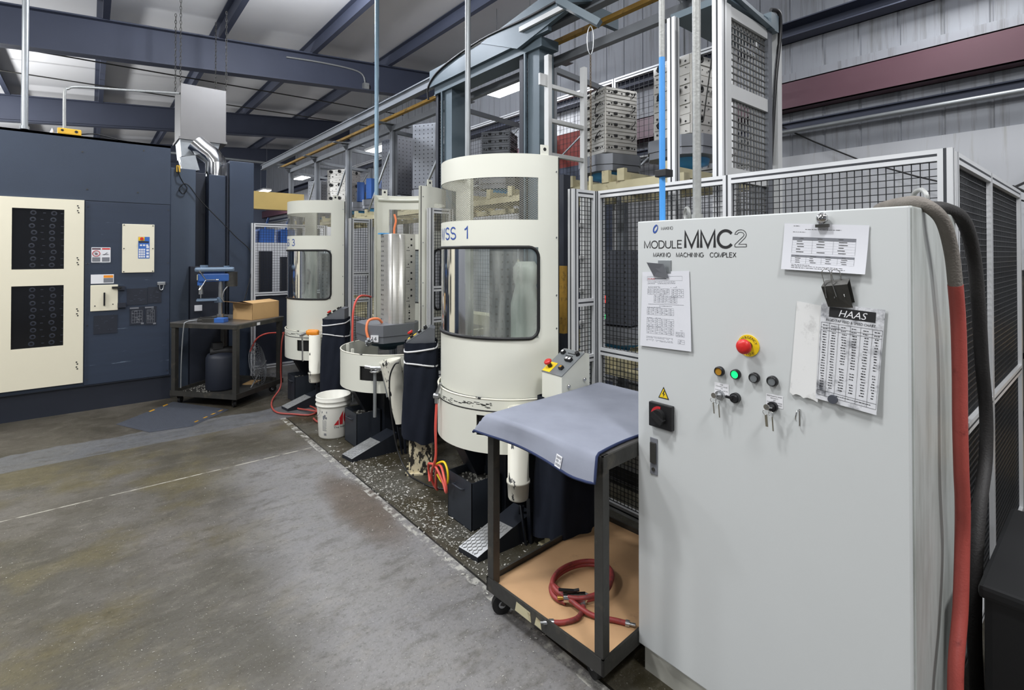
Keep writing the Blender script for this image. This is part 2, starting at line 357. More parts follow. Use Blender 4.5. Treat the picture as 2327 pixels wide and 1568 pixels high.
    def text(s, M, t, x, y, h, w=None, mi=0, z=.0008, align='LEFT', fn=None, bold=0):
        cu = bpy.data.curves.new('t', 'FONT'); cu.body = t; cu.size = 1; cu.offset = bold; cu.resolution_u = 3
        ob = bpy.data.objects.new('t', cu); COL.objects.link(ob)
        dg = bpy.context.evaluated_depsgraph_get(); me = bpy.data.meshes.new_from_object(ob.evaluated_get(dg))
        bpy.data.objects.remove(ob); bpy.data.curves.remove(cu)
        if len(me.vertices):
            xs = [v.co.x for v in me.vertices]; ys = [v.co.y for v in me.vertices]
            x0, x1, y0, y1 = min(xs), max(xs), min(0, min(ys)) if False else 0, .7
            sy = h/.72; sx = (w/(x1-x0)) if w else sy
            ox = {'LEFT': 0, 'CENTER': -(x1-x0)*sx/2, 'RIGHT': -(x1-x0)*sx}[align]
            vs = []
            for v in me.vertices:
                p = V((x+ox+(v.co.x-x0)*sx, y+v.co.y*sy, z))
                vs.append(fn(p) if fn else M @ p)
            s.add(vs, [tuple(p.vertices) for p in me.polygons], mi)
        bpy.data.meshes.remove(me)
        return s
    def ribbon(s, fn, pts, t, mi=0, closed=False):
        k = len(pts); P = [V((p[0], p[1], 0)) for p in pts]; L = []; Rr = []
        for i in range(k):
            a = P[(i-1) % k] if (closed or i > 0) else None; c = P[(i+1) % k] if (closed or i < k-1) else None
            d1 = (P[i]-a).normalized() if a is not None else (c-P[i]).normalized(); d2 = (c-P[i]).normalized() if c is not None else d1
            n1 = V((-d1.y, d1.x, 0)); n2 = V((-d2.y, d2.x, 0)); m = n1+n2; m = m.normalized() if m.length > .05 else n1
            q = min(1.9, 1/max(.3, m.dot(n1)))*t/2
            L.append(fn(P[i]+m*q)); Rr.append(fn(P[i]-m*q))
        return s.add(L+Rr, [(i, k+i, k+(i+1) % k, (i+1) % k) for i in range(k if closed else k-1)], mi)
    def stroke(s, fn, word, x, y, h, w, t, mi=0, align='LEFT', gap=.2):
        adv = [GLY[c][0] if c in GLY else .5 for c in word]; tot = sum(adv)+gap*(len(word)-1); sx = w/tot; px = x-(w/2 if align == 'CENTER' else 0)
        for c, a in zip(word, adv):
            for pl in (GLY[c][1] if c in GLY else []):
                cl = len(pl) > 12 and pl[0] == pl[-1]
                s.ribbon(fn, [(px+u*sx, y+v*h) for u, v in (pl[:-1] if cl else pl)], t, mi, cl)
            px += (a+gap)*sx
        return s
    def grid(s, M, x0, y0, x1, y1, px, py, t, mi=0, sub=None):
        nx = max(1, round((x1-x0)/px)); ny = max(1, round((y1-y0)/py))
        for i in range(nx+1):
            x = x0+(x1-x0)*i/nx; s.box((x-t/2, y0, -t/2), (x+t/2, y1, t/2), mi, 0, M)
        for j in range(ny+1):
            y = y0+(y1-y0)*j/ny; s.box((x0, y-t/2, t*.3), (x1, y+t/2, t*1.3), mi, 0, M)
        return s
    def obj(s, name, mats, parent=None, M=None, world=False):
        vs = s.v if M is None else [M @ v for v in s.v]
        if parent is not None and world:
            W = parent.matrix_basis.copy(); q = parent.parent
            while q is not None: W = q.matrix_basis @ W; q = q.parent
            inv = W.inverted(); vs = [inv @ v for v in vs]
        me = bpy.data.meshes.new(name); me.from_pydata([tuple(v) for v in vs], [], s.f)
        for m in (mats if isinstance(mats, (list, tuple)) else [mats]): me.materials.append(M_[m] if isinstance(m, str) else m)
        me.polygons.foreach_set('material_index', s.m); me.polygons.foreach_set('use_smooth', s.sm); me.update()
        o = bpy.data.objects.new(name, me); COL.objects.link(o)
        if parent is not None: o.parent = parent
        return o

def tag(o, label=None, cat=None, group=None, kind=None):
    for k, v in (('label', label), ('category', cat), ('group', group), ('kind', kind)):
        if v: o[k] = v
    return o
def thing(name, label, cat, loc=(0, 0, 0), rz=0, group=None):
    o = bpy.data.objects.new(name, None); COL.objects.link(o); o.empty_display_size = .1
    o.location = loc; o.rotation_euler = (0, 0, rz)
    o.matrix_basis = Matrix.Translation(loc) @ Matrix.Rotation(rz, 4, 'Z')
    return tag(o, label, cat, group)
def kids(o): return [c for c in ALLKIDS() if c.parent == o]
def ALLKIDS(): return list(COL.objects)
def copy_tree(o, parent=None):
    c = o.copy(); COL.objects.link(c)
    if parent is not None: c.parent = parent
    for ch in [k for k in list(COL.objects) if k.parent == o]: copy_tree(ch, c)
    return c
def dup(o, loc, rz=0, label=None, group=None):
    c = copy_tree(o); c.matrix_basis = Matrix.Translation(loc) @ Matrix.Rotation(rz, 4, 'Z')
    if label: c['label'] = label
    if group: c['group'] = group
    return c
def struct(b, name, m):
    o = b.obj(name, m); o['kind'] = 'structure'; return o

# ------------------------------------------------------------------ camera (eye height 1.65 m; X runs right-away, Y left-away)
cam = bpy.data.cameras.new('camera'); co = bpy.data.objects.new('camera', cam); COL.objects.link(co)
yaw, pit = R(39.74), R(.574)
co.location = (0, 0, 1.65); co.rotation_euler = Euler((math.pi/2+pit, 0, -yaw), 'XYZ')
cam.sensor_width = 36; cam.lens = 1152.4/2327*36; cam.shift_y = -(784-565.6)/2327; cam.clip_start = .05
SC.camera = co
SC.view_settings.view_transform = 'Standard'; SC.view_settings.look = 'None'; SC.view_settings.gamma = 1
SC.view_settings.exposure = .15
# ------------------------------------------------------------------ the hall
X0, X1, Y0, Y1 = -7.0, 5.8, -5.0, 23.5
roofz = lambda x: 5.02+.085*x
b = B(); b.add([(X0, Y0, 0), (X1, Y0, 0), (X1, Y1, 0), (X0, Y1, 0)], [(0, 1, 2, 3)]); struct(b, 'floor', 'floor')
b = B()
n = 60
for i in range(n):      # vinyl-faced blanket sagging a little between the purlins
    xa, xb = X0+(X1-X0)*i/n, X0+(X1-X0)*(i+1)/n
    b.add([(xa, Y0, roofz(xa)+.16), (xa, Y1, roofz(xa)+.16), (xb, Y1, roofz(xb)+.16), (xb, Y0, roofz(xb)+.16)], [(0, 1, 2, 3)])
struct(b, 'ceiling', 'ceil')
for nm, q, m in (('wall_right', ((X1, Y0), (X1, Y1)), 'wall'), ('wall_back', ((X0, Y1), (X1, Y1)), 'wall_dark'), ('wall_left', ((X0, Y0), (X0, Y1)), 'wall'), ('wall_front', ((X0, Y0), (X1, Y0)), 'wall')):
    b = B(); (xa, ya), (xb, yb) = q
    if nm == 'wall_right':      # ribbed cladding
        N_ = 90
        for i in range(N_):
            a = ya+(yb-ya)*i/N_; d = (yb-ya)/N_
            prof = [(a, 0), (a+d*.9, 0), (a+d*.93, .010), (a+d*.97, .010), (a+d, 0)]
            for (p, o1), (q2, o2) in zip(prof, prof[1:]):
                b.add([(X1+o1, p, 0), (X1+o2, q2, 0), (X1+o2, q2, 5.75), (X1+o1, p, 5.75)], [(3, 2, 1, 0)])
    else:
        b.add([(xa, ya, 0), (xb, yb, 0), (xb, yb, 5.75), (xa, ya, 5.75)], [(0, 1, 2, 3)])
    struct(b, nm, m)
tr = 0
def trim(b, m):
    global tr
    tr += 1; return struct(b, 'trim_%d' % tr, m)
# rafters: tapered I-beams across the hall
for yr in (9.3, 14.4, 19.5, 3.9-8):
    b = B(); bot = lambda x: 4.44+.085*x
    if yr > 0:
        for (za, zb, w) in ((lambda x: bot(x), lambda x: bot(x)+.02, .2), (lambda x: roofz(x)-.06, lambda x: roofz(x)-.04, .2), (bot, lambda x: roofz(x)-.05, .012)):
            vs = [(x, yr+sy*w/2, f(x)) for x in (X0, X1) for f in (za, zb) for sy in (-1, 1)]
            b.add(vs, [(0, 1, 3, 2), (4, 6, 7, 5), (0, 4, 5, 1), (2, 3, 7, 6), (0, 2, 6, 4), (1, 5, 7, 3)])
        trim(b, 'beam')
# purlins
for k in range(9):
    x = -5.68+1.45*k
    b = B(); z = roofz(x)
    b.bar((x, Y0, z+.05), (x, Y1, z+.05), .012, .2); b.bar((x+.035, Y0, z-.045), (x+.035, Y1, z-.045), .075, .01); b.bar((x-.035, Y0, z+.14), (x-.035, Y1, z+.14), .075, .01)
    trim(b, 'beam')
# girts on the right wall, the big red one lowest but one
for (za, zb, d, m) in ((3.92, 4.08, .2, 'beam'), (3.17, 3.46, .17, 'beam_red'), (2.98, 3.06, .06, 'beam')):
    b = B(); b.box((X1-.012-d*.0-.01, Y0, za), (X1-.002, Y1, zb)); b.box((X1-d, Y0, za), (X1-.002, Y1, za+.012)); b.box((X1-d, Y0, zb-.012), (X1-.002, Y1, zb))
    b.box((X1-d, Y0, za), (X1-d+.012, Y1, zb)) if m == 'beam_red' else None
    trim(b, m)
b = B(); b.cyl((X1-.1, Y0, 2.95), (X1-.1, Y1, 2.95), .024, 12); b2 = b
o = b.obj('wall_pipe', 'galv'); tag(o, 'grey pipe running along the right wall below the red girder', 'pipe')
b = B(); b.box((X1-.05, Y0, 3.48), (X1-.002, Y1, 3.58)); trim(b, 'wall')
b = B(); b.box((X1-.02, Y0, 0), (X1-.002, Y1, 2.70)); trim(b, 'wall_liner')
# ------------------------------------------------------------------ control cabinet (face looks to -X)
CX = 1.683
cy_ = lambda y: y*.99
cz_ = lambda z: 1.65+(z-1.65)*.99
cab = thing('control_cabinet', 'tall pale grey electrical control cabinet with lettering and push buttons', 'control cabinet', (1.97, .8, 0))
CYa, CYb, CZb, CZt = .36, 1.238, .107, 1.781
b = B(); b.box((CX+.02, CYa, CZb), (2.26, CYb, CZt), 0, .006); b.obj('body', 'grey_side', cab, world=True)
b = B(); b.box((CX+.025, CYa+.015, 0), (2.25, CYb-.012, CZb+.001)); b.obj('plinth', 'grey_plinth', cab, world=True)
b = B(); b.box((CX, CYa+.004, CZb+.002), (CX+.019, CYb, CZt-.002), 0, .004); door = b.obj('door', 'grey_white', cab, world=True)
F = Mloc((CX, 0, 0), (0, -1, 0), (0, 0, 1))       # on this frame x = -Y, y = Z
fx = lambda y: -cy_(y)
b = B()
for tx, y_, z_, h_, w_, bo in (('MODULE', 1.217, 1.673, .0275, .164, .0036), ('MMC', 1.037, 1.673, .058, .177, .0096), ('MAKINO  MACHINING  COMPLEX', 1.176, 1.639, .0155, .328, .0022), ('MAKINO', 1.14, 1.743, .0115, .05, .0012)):
    b = B(); b.stroke(lambda p: F @ V((p.x, p.y, .0008)), tx, fx(y_), cz_(z_), h_, w_, bo); b.obj('lettering', 'ink', door, world=True)
# outlined numeral 2
b = B(); P = []
S2 = lambda x, y: F @ V((fx(.850)+x*.042, cz_(1.673)+y*.059, .0012))
arc = lambda cx, cy, rx, ry, a0, a1, n: [(cx+rx*math.cos(R(a0+(a1-a0)*i/n)), cy+ry*math.sin(R(a0+(a1-a0)*i/n))) for i in range(n+1)]
outl = arc(.5, .71, .46, .29, 172, -38, 14)+[(.34, .17), (.97, .17), (.97, .02), (.03, .02), (.03, .16)]+arc(.5, .71, .28, .15, -40, 168, 12)
b.ribbon(lambda p: F @ V((p.x, p.y, .0008)), [(fx(.850)+x*.042, cz_(1.673)+y*.059) for x, y in outl], .0018, 0, True); b.obj('numeral', 'ink', door, world=True)
b = B(); e = arc(0, 0, 1, 1, 0, 360, 28)[:-1]
o1 = [F @ V((fx(1.166)+x*.011+y*.004, cz_(1.748)+y*.0165, .0012)) for x, y in e]; o2 = [F @ V((fx(1.166)+.0012+x*.006+y*.0045, cz_(1.748)+.001+y*.0105, .0012)) for x, y in e]
b.add(o1+o2, [(i, (i+1) % 28, 28+(i+1) % 28, 28+i) for i in range(28)]); b.obj('emblem', 'ink_blue', door, world=True)
def on(y, z): return V((CX, cy_(y), cz_(z)))
def fcyl(b, y, z, d0, d1, r, mi=0, n=24, r2=None):
    p = on(y, z); return b.cyl(p-V((d0, 0, 0)), p-V((d1, 0, 0)), r, n, mi, r2)
# emergency stop
b = B(); fcyl(b, .803, 1.343, 0, .003, .036, 0, 36); es = b.obj('emergency_stop', 'yellow_sign', cab, world=True); es['label'] = 'round yellow emergency stop plate with red mushroom button'
b = B(); c = (fx(.803), cz_(1.343))
for wd, a0, a1, flip in (('EMERGENCY', 158, 22, 0), ('STOP', 235, 305, 1)):
    for i, ch in enumerate(wd):
        a = R(a0+(a1-a0)*i/(len(wd)-1)); rr = .0245
        T = Matrix.Translation((c[0]+rr*math.cos(a), c[1]+rr*math.sin(a), .0034)) @ Matrix.Rotation(a+(math.pi/2 if flip else -math.pi/2), 4, 'Z')
        b.text(F @ T, ch, 0, -.001 if not flip else -.008, .0085, align='CENTER')
b.obj('lettering', 'ink', es, world=True)
b = B(); fcyl(b, .803, 1.343, .003, .03, .014); b.obj('button_stem', 'black', es, world=True)
b = B(); p = on(.803, 1.343)
prof = [(.012, .024), (.021, .026), (.0245, .031), (.0245, .038), (.021, .044), (.012, .047), (0, .048)]
b.lathe([(r, z) for r, z in prof], M=Matrix.Translation(p) @ Matrix.Rotation(-math.pi/2, 4, 'Y'), n=32); b.obj('mushroom_button', 'red', es, world=True)
for y, nm, m, lb in ((.903, 'push_button', 'amber', 'amber push button'), (.845, 'push_button', 'led_green', 'lit green push button'), (.782, 'push_button', 'lens_grey', 'clear grey push button'), (.724, 'push_button', 'lens_grey', 'dark grey push button')):
    b = B(); b.lathe([(.0165, 0), (.0165, .012), (.0145, .016), (.0125, .016), (.0125, .009)], M=Matrix.Translation(on(y, 1.24)) @ Matrix.Rotation(-math.pi/2, 4, 'Y'), n=28)
    o = b.obj(nm, 'black', cab, world=True); o['label'] = lb
    b = B(); fcyl(b, y, 1.24, .008, .0135, .0124); b.obj('lens', m, o, world=True)
def wirering(b, c, r, t, ax=(0, 0, 1), n=16):
    q = V(ax).normalized().to_track_quat('Z', 'Y').to_matrix()
    b.tube([c+q @ V((r*math.cos(2*math.pi*i/n), r*math.sin(2*math.pi*i/n), 0)) for i in range(n)], t, 6, closed=True)
for y, z, ly, lz, rows, ks in ((.902, 1.157, .898, 1.178, ('100', 'CONTROL MODE', 'ON', 'SYSTEM   LOCAL'), 'steel'), (.724, 1.158, .720, 1.176, ('MAINTENANCE MODE', 'RETRACT', 'NO', 'MAINTENANCE MODE', 'ZERO BOX      MODE'), 'black')):
    b = B(); b.rect(F, fx(ly)-.026, cz_(lz)-.02, fx(ly)+.026, cz_(lz)+.02, .0008)
    lp = b.obj('name_label', 'label_w', cab, world=True)
    b = B()
    for i, t in enumerate(rows): b.text(F, t, fx(ly), cz_(lz)+.0125-i*.0065, .0036, min(.046, .0034*len(t)), align='CENTER', z=.0012)
    b.obj('lettering', 'ink', lp, world=True)
    b = B(); fcyl(b, y, z, 0, .012, .0155); fcyl(b, y, z, .012, .017, .012); ksw = b.obj('key_switch', 'steel' if ks == 'steel' else 'black', cab, world=True)
    b = B(); p = on(y, z)-V((.02, 0, 0))
    b.bar(p+V((0, 0, 0)), p+V((-.02, .006, .004)), .012, .003); b.cyl(p+V((-.018, .004, .004)), p+V((-.021, .004, .004)), .009, 14)
    wirering(b, p+V((-.019, .006, -.012)), .009, .001, (1, .4, 0)); wirering(b, p+V((-.017, -.008, -.016)), .009, .001, (1, -.4, 0))
    b.bar(p+V((-.019, .006, -.02)), p+V((-.017, .004, -.058)), .008 if ks == 'black' else .004, .002, up=(1, 0, 0)); b.bar(p+V((-.016, -.012, -.024)), p+V((-.014, -.014, -.068)), .004, .002, up=(1, 0, 0))
    b.obj('key_bunch', 'chrome', ksw, world=True)
b = B(); fcyl(b, .846, 1.16, 0, .016, .0165); fcyl(b, .846, 1.16, .016, .022, .0135, 0, 20, .010)
p = on(.846, 1.16); b.bar(p+V((-.02, .002, 0)), p+V((-.022, .026, .002)), .007, .008); b.obj('selector_knob', 'black', cab, world=True)
b = B(); p = on(.645, 1.162)
b.tube([p, p+V((-.014, 0, .004)), p+V((-.02, .002, -.006)), p+V((-.02, .004, -.022)), p+V((-.012, .005, -.03))], .0022, 8, smooth=3)
b.tube([p+V((0, 0, -.045)), p+V((-.002, 0, .006))], .0025, 8); b.obj('coat_hook', 'chrome', cab, world=True)
# warning triangle
b = B(); tri = [(1.155, 1.0935), (1.108, 1.0935), (1.1315, 1.139)]
b.prism([(fx(y), cz_(z)) for y, z in tri], .001, F); ws = b.obj('warning_sign', 'ink', cab, world=True); ws['label'] = 'yellow triangle with black lightning flash'
cxm, czm = fx(1.1315), cz_(1.1085)
b = B(); b.prism([(cxm+(fx(y)-cxm)*.78, czm+(cz_(z)-czm)*.78) for y, z in tri], .0013, F); b.obj('yellow_field', 'yellow_sign', ws, world=True)
b = B(); bolt = [(.002, .019), (-.006, .0), (.0, .001), (-.003, -.013), (.007, .004), (.001, .003), (.006, .018)]
b.prism([(cxm+x*.85, czm+.001+y*.85) for x, y in bolt], .0016, F); b.obj('lightning_flash', 'ink', ws, world=True)
# rotary isolator
b = B(); b.box((CX-.02, cy_(1.085), cz_(.982)), (CX, cy_(1.186), cz_(1.075)), 0, .003); ps = b.obj('power_switch', 'black', cab, world=True); ps['label'] = 'square black rotary isolator with red arc'
b = B(); cc = (fx(1.138), cz_(1.028))
ar = [(cc[0]+r*math.cos(R(a)), cc[1]+r*math.sin(R(a))) for r, aa in ((.037, range(80, 186, 7)), (.027, range(185, 79, -7))) for a in aa]
b.prism(ar, .0215, F); b.obj('red_arc', 'ink_red', ps, world=True)
b = B(); b.cyl(F @ V((cc[0], cc[1], .02)), F @ V((cc[0], cc[1], .036)), .028, 32, 0, .026)
b.bar(F @ V((cc[0]-.02, cc[1]+.012, .036)), F @ V((cc[0]+.026, cc[1]-.016, .036)), .02, .024, up=(-1, 0, 0)); b.obj('knob', 'rubber', ps, world=True)
b = B(); b.box((CX-.004, cy_(1.159), cz_(.789)), (CX, cy_(1.192), cz_(.931)), 0, .002); lt = b.obj('door_latch', 'ink_grey', cab, world=True)
b = B(); b.box((CX-.012, cy_(1.163), cz_(.835)), (CX-.004, cy_(1.188), cz_(.915)), 0, .003); b.cyl(on(1.1755, .81)-V((.004, 0, 0)), on(1.1755, .81)-V((.008, 0, 0)), .007, 16); b.obj('lever', 'steel_dark', lt, world=True)
for y, x, lb in ((.405, 2.0, 1), (1.212, 2.0, 2)):
    b = B(); wirering(b, V((x, y, 1.822)), .029, .0075, (.75, -.65, 0), 20); b.cyl((x, y, 1.778), (x, y, 1.792), .015, 16); b.obj('lifting_eye', 'conduit', cab, world=True)

# ------------------------------------------------------------------ papers and clips on the cabinet
def sheet(name, label, pts, m, lift=.0035, curl=.0, cat='paper'):
    # pts: tl, tr, br, bl in cabinet (y, z); returns thing and mapping (s,t) -> face coords
    t = thing(name, label, cat, tuple(on((pts[3][0]+pts[2][0])/2, (pts[3][1]+pts[2][1])/2)-V((.003, 0, 0))))
    q = [V((fx(y), cz_(z), 0)) for y, z in pts]
    def fn(u, v, w=0):      # u across 0..1, v up 0..1
        p = q[3].lerp(q[2], u).lerp(q[0].lerp(q[1], u), v)
        p.z = lift+curl*(1-v)**2*(.6+.4*u)+w
        return F @ p
    b = B(); n = 10
    g = [fn(i/n, j/n) for j in range(n+1) for i in range(n+1)]; k = [fn(i/n, j/n, -.0006) for j in range(n+1) for i in range(n+1)]
    b.add(g, [(j*(n+1)+i, j*(n+1)+i+1, (j+1)*(n+1)+i+1, (j+1)*(n+1)+i) for j in range(n) for i in range(n)])
    b.add(k, [(j*(n+1)+i+(n+1), j*(n+1)+i+n+2, j*(n+1)+i+1, j*(n+1)+i) for j in range(n) for i in range(n)])
    b.obj('sheet', m, t, world=True)
    return t, fn
def pr(b, fn, u0, v0, u1, v1, mi=0, w=.0006): b.add([fn(u0, v0, w), fn(u1, v0, w), fn(u1, v1, w), fn(u0, v1, w)], [(0, 1, 2, 3)], mi)
def scrib(b, fn, u0, u1, v, h, dens=.75, mi=0):
    h *= .7    # a run of tiny unreadable print
    u = u0
    while u < u1:
        w = random.uniform(.012, .05)
        if random.random() < dens: pr(b, fn, u, v, min(u+w, u1), v+h*random.uniform(.7, 1), mi)
        u += w+.008
def table(b, fn, u0, v0, u1, v1, nc, nr, t=.0022, cell=.5, mi=0, ti=1):
    for i in range(nc+1):
        u = u0+(u1-u0)*i/nc; pr(b, fn, u-t/2, v0, u+t/2, v1, ti)
    for j in range(nr+1):
        v = v0+(v1-v0)*j/nr; pr(b, fn, u0, v-t/2, u1, v+t/2, ti)
    for i in range(nc):
        for j in range(nr):
            if random.random() < cell*1.6: 
                c = u0+(u1-u0)*(i+random.uniform(.2, .3))/nc; pr(b, fn, c, v0+(v1-v0)*(j+.38)/nr, c+(u1-u0)/nc*random.uniform(.2, .42), v0+(v1-v0)*(j+.6)/nr, mi)
t, fn = sheet('paper_sheet', 'white laminated form with printed tables hung at the left edge of the grey cabinet', [(1.226, 1.578), (1.020, 1.588), (1.009, 1.293), (1.235, 1.284)], 'paper', curl=.006)
b = B()
table(b, fn, .12, .88, .86, .935, 1, 1); 
for v in (.86, .84): scrib(b, fn, .13, .72, v, .008, .9)
for v in (.80, .788): scrib(b, fn, .14, .4, v, .006); scrib(b, fn, .62, .75, v, .006)
table(b, fn, .13, .70, .6, .775, 7, 4); table(b, fn, .64, .665, .88, .77, 3, 4); table(b, fn, .27, .59, .75, .68, 6, 4)
scrib(b, fn, .28, .55, .687, .006); pr(b, fn, .15, .568, .88, .571); scrib(b, fn, .38, .65, .545, .008, .95)
for v0, h in ((.43, .09), (.28, .1), (.18, .085)):
    table(b, fn, .13, v0, .68, v0+h, 6, 4); scrib(b, fn, .13, .42, v0+h+.006, .006)
table(b, fn, .72, .17, .88, .225, 3, 3); scrib(b, fn, .72, .85, .245, .006)
for v in (.135, .12, .095, .082): scrib(b, fn, .13, .66, v, .006, .9)
table(b, fn, .76, .08, .88, .13, 1, 2)
b.obj('printing', ['ink_grey', 'ink_grey'], t, world=True)
b = B(); b.text(None, 'CLAAS', .13, .895, .022, .16, fn=lambda p: fn(p.x, p.y, .0008)); b.obj('heading', 'ink_red', t, world=True)
t, fn = sheet('paper_sheet', 'white landscape sheet with two grey-headed tables near the cabinet top', [(.685, 1.747), (.457, 1.731), (.465, 1.592), (.694, 1.602)], 'paper', curl=.012)
b = B(); scrib(b, fn, .12, .2, .95, .014, 1); scrib(b, fn, .27, .7, .88, .014, 1); scrib(b, fn, .12, .28, .82, .012, 1)
pr(b, fn, .12, .65, .87, .715, 1); table(b, fn, .12, .37, .87, .715, 3, 6, .002, .62); pr(b, fn, .12, .29, .87, .33, 1); table(b, fn, .12, .155, .87, .33, 4, 4, .002, .6)
scrib(b, fn, .13, .36, .115, .012, 1); scrib(b, fn, .13, .75, .085, .012, 1); scrib(b, fn, .13, .78, .05, .014, 1)
b.obj('printing', ['steel_dark', 'ink_grey'], t, world=True)
t, fn = sheet('paper_sheet', 'blank torn white card hanging behind the stained speed chart', [(.650, 1.503), (.565, 1.492), (.59, 1.206), (.671, 1.216)], 'paper_old', lift=.0025, curl=.008)
b = B(); tear = [(0, .0), (.12, -.02), (.3, .012), (.5, -.018), (.7, .01), (1, -.012), (1, .03), (0, .03)]
b.add([fn(u, v, .0001) for u, v in tear], [tuple(range(8))]); b.obj('torn_edge', 'paper_old', t, world=True)
t, fn = sheet('speed_chart', 'oil-stained tapping speed chart under a black binder clip', [(.580, 1.504), (.420, 1.495), (.441, 1.201), (.596, 1.214)], 'paper_dirty', lift=.006, curl=.008, cat='wall chart')
b = B(); pr(b, fn, .14, .865, .87, .965)
b.text(None, 'RIGID TAP FEED & SPEED CHART', .1, .82, .026, .78, fn=lambda p: fn(p.x, p.y, .0008))
for u in (.02, .16, .31, .5, .66, .84, .985): pr(b, fn, u-.002, .05, u+.002, .8)
for v in (.8, .75, .72, .1, .05): pr(b, fn, .02, v-.0015, .985, v+.0015)
for j in range(22):
    v = .70-j*.0268
    for u, w in ((.06, .06), (.2, .07), (.37, .08), (.54, .07), (.72, .07), (.89, .05)):
        if random.random() < .94: scrib(b, fn, u+random.uniform(-.01, .01), u+w*.95, v, .014, 1)
for v in (.77, .735): 
    for u in (.05, .19, .35, .52, .7, .87): scrib(b, fn, u, u+.08, v, .012, 1)
scrib(b, fn, .3, .9, .075, .01, 1)
b.obj('printing', 'ink', t, world=True)
b = B(); b.text(None, 'HAAS', .3, .88, .07, .42, fn=lambda p: fn(p.x+(p.y-.88)*.5, p.y, .0012)); b.obj('heading', 'label_w', t, world=True)
b = B(); p = on(.548, 1.222); b.cyl(p-V((.012, 0, 0)), p-V((.02, 0, 0)), .0125, 24); o = b.obj('round_magnet', 'tomb_d'); tag(o, 'small dark round magnet at the foot of the stained speed chart', 'magnet')
# spring clips
t = thing('magnetic_clip', 'flat grey magnetic clip holding the form at the cabinet left edge', 'clip', tuple(on(1.14, 1.56)))
b = B(); b.box(tuple(on(1.153, 1.575)-V((.004, 0, 0))), tuple(on(1.096, 1.626)), 0, .001); b.obj('back_plate', 'galv', t, world=True)
b = B(); q = [V((fx(1.187), cz_(1.617), .03)), V((fx(1.118), cz_(1.612), .022)), V((fx(1.104), cz_(1.558), .008)), V((fx(1.168), cz_(1.563), .010))]
b.add([F @ x for x in q]+[F @ (x-V((0, 0, .002))) for x in q], [(3, 2, 1, 0), (4, 5, 6, 7), (0, 1, 5, 4), (1, 2, 6, 5), (2, 3, 7, 6), (3, 0, 4, 7)])
b.obj('jaw', 'ink_grey', t, world=True)
t = thing('magnetic_clip', 'silver bulldog clip with round handle on the upper white sheet', 'clip', tuple(on(.575, 1.735)))
b = B(); p = on(.575, 1.757); b.lathe([(.002, .006), (.013, .008), (.0165, .013), (.013, .02), (.004, .023)], M=Matrix.Translation(p) @ Matrix.Rotation(-math.pi/2, 4, 'Y'), n=24); b.bar(p+V((-.015, 0, 0)), p+V((-.012, .003, -.026)), .012, .006); b.obj('handle', 'chrome', t, world=True)
b = B(); b.bar(on(.592, 1.7345)-V((.012, 0, 0)), on(.556, 1.735)-V((.012, 0, 0)), .01, .009); b.obj('jaw', 'steel_dark', t, world=True)
t = thing('binder_clip', 'large black binder clip with wire handles gripping the speed chart', 'clip', tuple(on(.533, 1.5)))
b = B(); A_ = lambda y, z, w: F @ V((fx(y), cz_(z), w))
y0, y1 = .566, .500
b.add([A_(y0+.006, 1.553, .03), A_(y1+.006, 1.563, .024), A_(y1-.004, 1.495, .011), A_(y0-.006, 1.493, .012), A_(y0, 1.572, .014), A_(y1+.004, 1.578, .012)],
      [(0, 1, 2, 3), (0, 4, 5, 1)]); b.add([A_(y0, 1.572, .014), A_(y1+.004, 1.578, .012), A_(y1-.006, 1.51, .002), A_(y0-.004, 1.5, .002)], [(0, 1, 2, 3)])
b.obj('clip_body', 'steel_dark', t, world=True)
b = B()
for yy, w in ((.556, .03), (.536, .014)):
    b.tube([A_(yy+.004, 1.52, .018+w*.2), A_(yy+.008, 1.565, w), A_(yy+.012, 1.595, w+.006), A_(yy+.002, 1.607, w+.008), A_(yy-.010, 1.597, w+.006), A_(yy-.012, 1.568, w), A_(yy-.022, 1.525, .018+w*.2)], .0013, 6, smooth=4)
b.obj('wire_handle', 'chrome', t, world=True)

# ------------------------------------------------------------------ steel cart with towel in front of the cabinet
cart = thing('workbench_cart', 'dark steel angle-iron cart with brown hardboard lower shelf beside the cabinet', 'cart', (1.46, 1.232, 0), R(3))
CL, CW, CT = .66, .86, .9          # local: y along the front edge, x away behind the cabinet
corners = [(0, 0), (0, CL), (CW, CL), (CW, 0)]
for i, (x, y) in enumerate(corners):
    sx = 1 if x == 0 else -1; sy = 1 if y == 0 else -1
    b = B(); b.box((x, y, .12), (x+sx*.04, y+sy*.04, CT), 0, .002); b.obj('leg', 'steel_dark', cart)
for z0, z1, nm in ((.095, .155, 'shelf_frame'), (CT-.055, CT, 'top_frame')):
    b = B(); t_ = .006
    b.box((-.004, -.004, z0), (t_, CL+.004, z1)); b.box((CW-t_, -.004, z0), (CW+.004, CL+.004, z1)); b.box((-.004, -.004, z0), (CW, t_, z1)); b.box((-.004, CL-t_, z0), (CW, CL+.004, z1))
    b.obj(nm, 'steel_dark', cart)
b = B(); b.box((.006, .006, CT-.012), (CW-.006, CL-.006, CT-.001)); b.obj('top_plate', 'steel_top', cart)
b = B(); b.box((.007, .007, .118), (CW-.007, CL-.007, .13), 0, .003); b.obj('hardboard_shelf', 'board', cart)
b = B(); P = lambda y0, y1, z0, z1: b.add([(-.0048, y, z) for y, z in ((y0, z0), (y1, z0+.002), (y1-.01, z1), (y0+.006, z1-.004))], [(3, 2, 1, 0)])
P(.37, .47, .098, .142); P(.31, .35, .1, .138); b.obj('worn_sticker', 'oldcream', cart)
